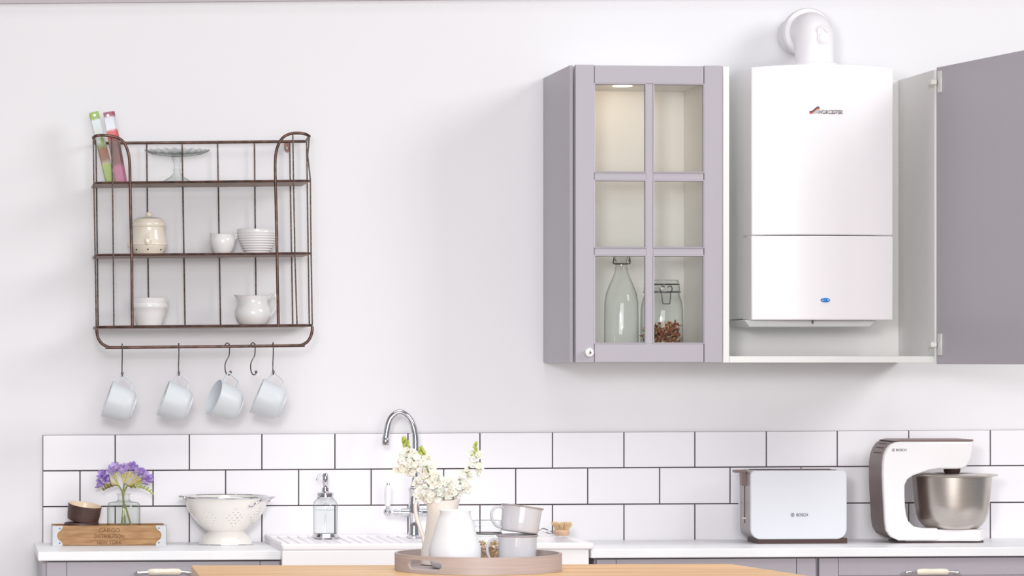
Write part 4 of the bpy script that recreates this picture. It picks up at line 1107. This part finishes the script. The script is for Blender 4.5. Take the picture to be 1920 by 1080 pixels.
# front jug
f_ = ontray(853, -.035); B = f_.py; k = f_.k
jg = thing('vase', 'smooth matt white vase with a soft lip at the front of the tray', 'vase', f_.o)
pp = f_.l([(38,B),(42,B-2),(47,B-12),(49,B-24),(48.7,B-34),(47,B-43),(44,B-53),(41,B-62),(38,B-73),(35,B-84),(31,B-94),(28,B-102),(28.8,B-108)])
obj('body', MB().lathe(vessel(pp, 2.2*k), segs=56, warp=jugwarp(k, (B-(B-88))*k, 108*k, PI*.12, 3, -1.5, .8)), 'jug', jg)
# flower jug
f_ = ontray(829, .075); B = f_.py; k = f_.k; fjug = f_
jg2 = thing('pitcher', 'tall white ceramic pitcher with looped handle holding the white flowers', 'pitcher', f_.o)
hgt = B-938
pp = f_.l([(34,B),(40,B-1.5),(42,B-10),(40,B-24),(36,B-42),(32,B-62),(29.5,B-84),(28,B-100),(29,B-112),(31.5,B-hgt)])
obj('body', MB().lathe(vessel(pp, 2*k), segs=56, warp=jugwarp(k, (hgt-20)*k, hgt*k, 0, 6, 8, .6)), 'jug2', jg2)
hp_ = spline([f_.v(800,944),f_.v(793,935),f_.v(784,936),f_.v(779,948),f_.v(781,968),f_.v(788,990),f_.v(794,1010),f_.v(796,1026)], 5)
m = MB(); m.tube(hp_, [3.6*k]*len(hp_), 12); m.tube([p+Vector((0, .005, 0)) for p in hp_], 3.4*k, 12)
obj('handle', m, 'jug2', jg2)
# stock flowers
def stock(label, pts, specs, nbuds):
    t = thing('white_stock_stem', label, 'flower', fjug.o, 'white stock stems in the pitcher')
    S = spline([fjug.v(x, y, dy) for x, y, dy in pts], 8)
    obj('stem', MB().tube(S, [1.6*k]*len(S), 8), 'stem', t)
    for (x, y, rad, n_) in specs:
        m = MB()
        for i in range(int(n_*1.7)):
            a = random.uniform(0, 2*PI); rr = rad*math.sqrt(random.random())
            c = fjug.v(x+math.cos(a)*rr, y+math.sin(a)*rr*.9, pts[-1][2]+random.uniform(-.6, .6)*rad*k)
            ax = (c-fjug.v(x, y, pts[-1][2]+.015)).normalized()+Vector((0, -.5, .1))
            blossom(m, c, ax, random.uniform(5.8, 8)*k, 5, .78, .9)
            if i % 2 == 0: blossom(m, c-ax*.001, ax, 4.5*k, 4, .4, .9)
        obj('blossom', m, 'petal', t)
    m = MB()
    for i in range(int(nbuds*1.8)):
        u = random.random(); c = S[-1]+ (S[-6]-S[-1])*u*1.3
        a = random.uniform(0, 2*PI); o_ = Vector((math.cos(a), math.sin(a), 0))*(2+5*u)*k
        m.ball(c+o_+Vector((0,0,2*k)), random.uniform(2, 3.4)*k, 8, (.9, .9, 1.3))
    obj('bud_cluster', m, 'budg', t)
    m = MB()
    for (x, y) in [(pts[-3][0], pts[-3][1]), (pts[-2][0], pts[-2][1]+8)]:
        petal(m, fjug.v(x, y, 0), Vector((random.uniform(-1,1), -.7, -.2)), Vector((0,0,1)), 13*k, 5*k, .3)
    obj('leaf', m, 'leaf', t)
stock('leftmost white stock stem in the pitcher, leaning left in front of the tap', [(822,1010,0),(818,950,0),(795,890,-.005),(768,850,0),(757,822,0)],
      [(766,852,11,7),(752,872,13,9),(772,880,13,10),(790,905,13,10),(757,848,9,4)], 12)
stock('upright middle white stock stem in the pitcher with a green budded tip', [(830,1010,0),(826,950,0),(810,900,-.02),(795,865,-.02),(788,838,-.02)],
      [(800,880,14,10),(815,897,14,10),(783,865,9,5),(795,925,14,11),(818,920,12,9),(803,858,7,3)], 14)
stock('right white stock stem in the pitcher, arching away to the right', [(838,1010,0),(848,940,0),(866,900,0),(884,868,0),(893,832,0)],
      [(896,858,12,8),(890,880,13,9),(872,893,12,7),(855,925,12,9),(872,915,11,6),(886,846,8,4)], 14)
stock('short full white stock stem low in the middle of the pitcher', [(834,1010,0),(834,960,-.01),(832,935,-.02),(830,915,-.03),(828,900,-.03)],
      [(822,905,13,9),(838,922,13,10),(812,930,12,8),(845,905,8,4)], 5)
# enamel mugs
kx_ = None
def enamel(root, k):
    pf = [(31*k,0),(33*k,1*k),(34.5*k,4*k),(35.5*k,20*k),(36.5*k,42*k),(37*k,52*k)]
    obj('cup', MB().lathe(vessel(pf, 1.4*k), segs=48), 'enamel', root)
    obj('rim', MB().tube([(math.cos(a)*38.2*k, math.sin(a)*38.2*k, 52.3*k) for a in [2*PI*i/56 for i in range(56)]], 1.6*k, 8, True), 'enamel_rim', root)
    P = spline([(-35*k,0,44*k),(-44*k,0,46.5*k),(-53*k,0,42*k),(-57*k,0,32*k),(-55*k,0,20*k),(-47*k,0,9*k),(-40*k,0,5.5*k),(-35*k,0,6*k)], 5)
    m = MB()
    for off in (-2, 0, 2): m.tube([p+Vector((0, off*k, 0)) for p in P], 2.4*k, 8)
    obj('handle', m, 'enamel', root)
f_ = ontray(970, -.02); k = f_.k; B = f_.py
s_ = (B-1003)/53.0
e0 = thing('enamel_mug', 'lower white enamel mug standing on the tray under the tilted one', 'mug', f_.o, 'enamel mugs on the tray'); enamel(e0, k*1.0)
e0.scale = (1, 1, s_)
dup(e0, f_.o+Vector((.004, 0, (B-1001)*k+.003)), (math.radians(-2), math.radians(8), math.radians(8)), 'upper white enamel mug tilted on top of the lower one')
COL.objects[-1]
for o_ in bpy.data.objects:
    if o_.name.startswith('enamel_mug.'): o_.scale = (1.02, 1.02, .93)
# glass jar on the tray
f_ = ontray(913, .075); k = f_.k; B = f_.py
gj = thing('storage_jar', 'glass jar with ridged lid between the white vase and enamel mugs', 'jar', f_.o)
obj('jar', MB().lathe(shell(f_.l([(25,B),(27,B-2),(27.5,B-40),(27,B-52),(24,B-58)])), segs=36), 'glass', gj)
obj('lid', MB().lathe(f_.l([(0,B-57),(27,B-57),(28,B-60),(26.5,B-63),(28,B-66),(28,B-70),(26,B-72),(27.5,B-75),(27,B-83),(0,B-84)]), segs=36), 'glass_green', gj)
obj('clip_wire', MB().tube([(math.cos(a)*28*k, math.sin(a)*28*k, 59*k) for a in [2*PI*i/40 for i in range(40)]], 1.1*k, 6, True), 'steel', gj)
m = MB()
for i in range(170):
    a = random.uniform(0, 2*PI); r_ = math.sqrt(random.random())*23*k
    petal(m, Vector((math.cos(a)*r_, math.sin(a)*r_, random.uniform(3, 40)*k)), Vector((random.uniform(-1,1), random.uniform(-1,1), random.uniform(-.5,.5))), Vector((random.uniform(-1,1), .3, 1)), 7*k, 5*k, .7)
obj('potpourri', m, 'potp2', gj, kind='stuff')
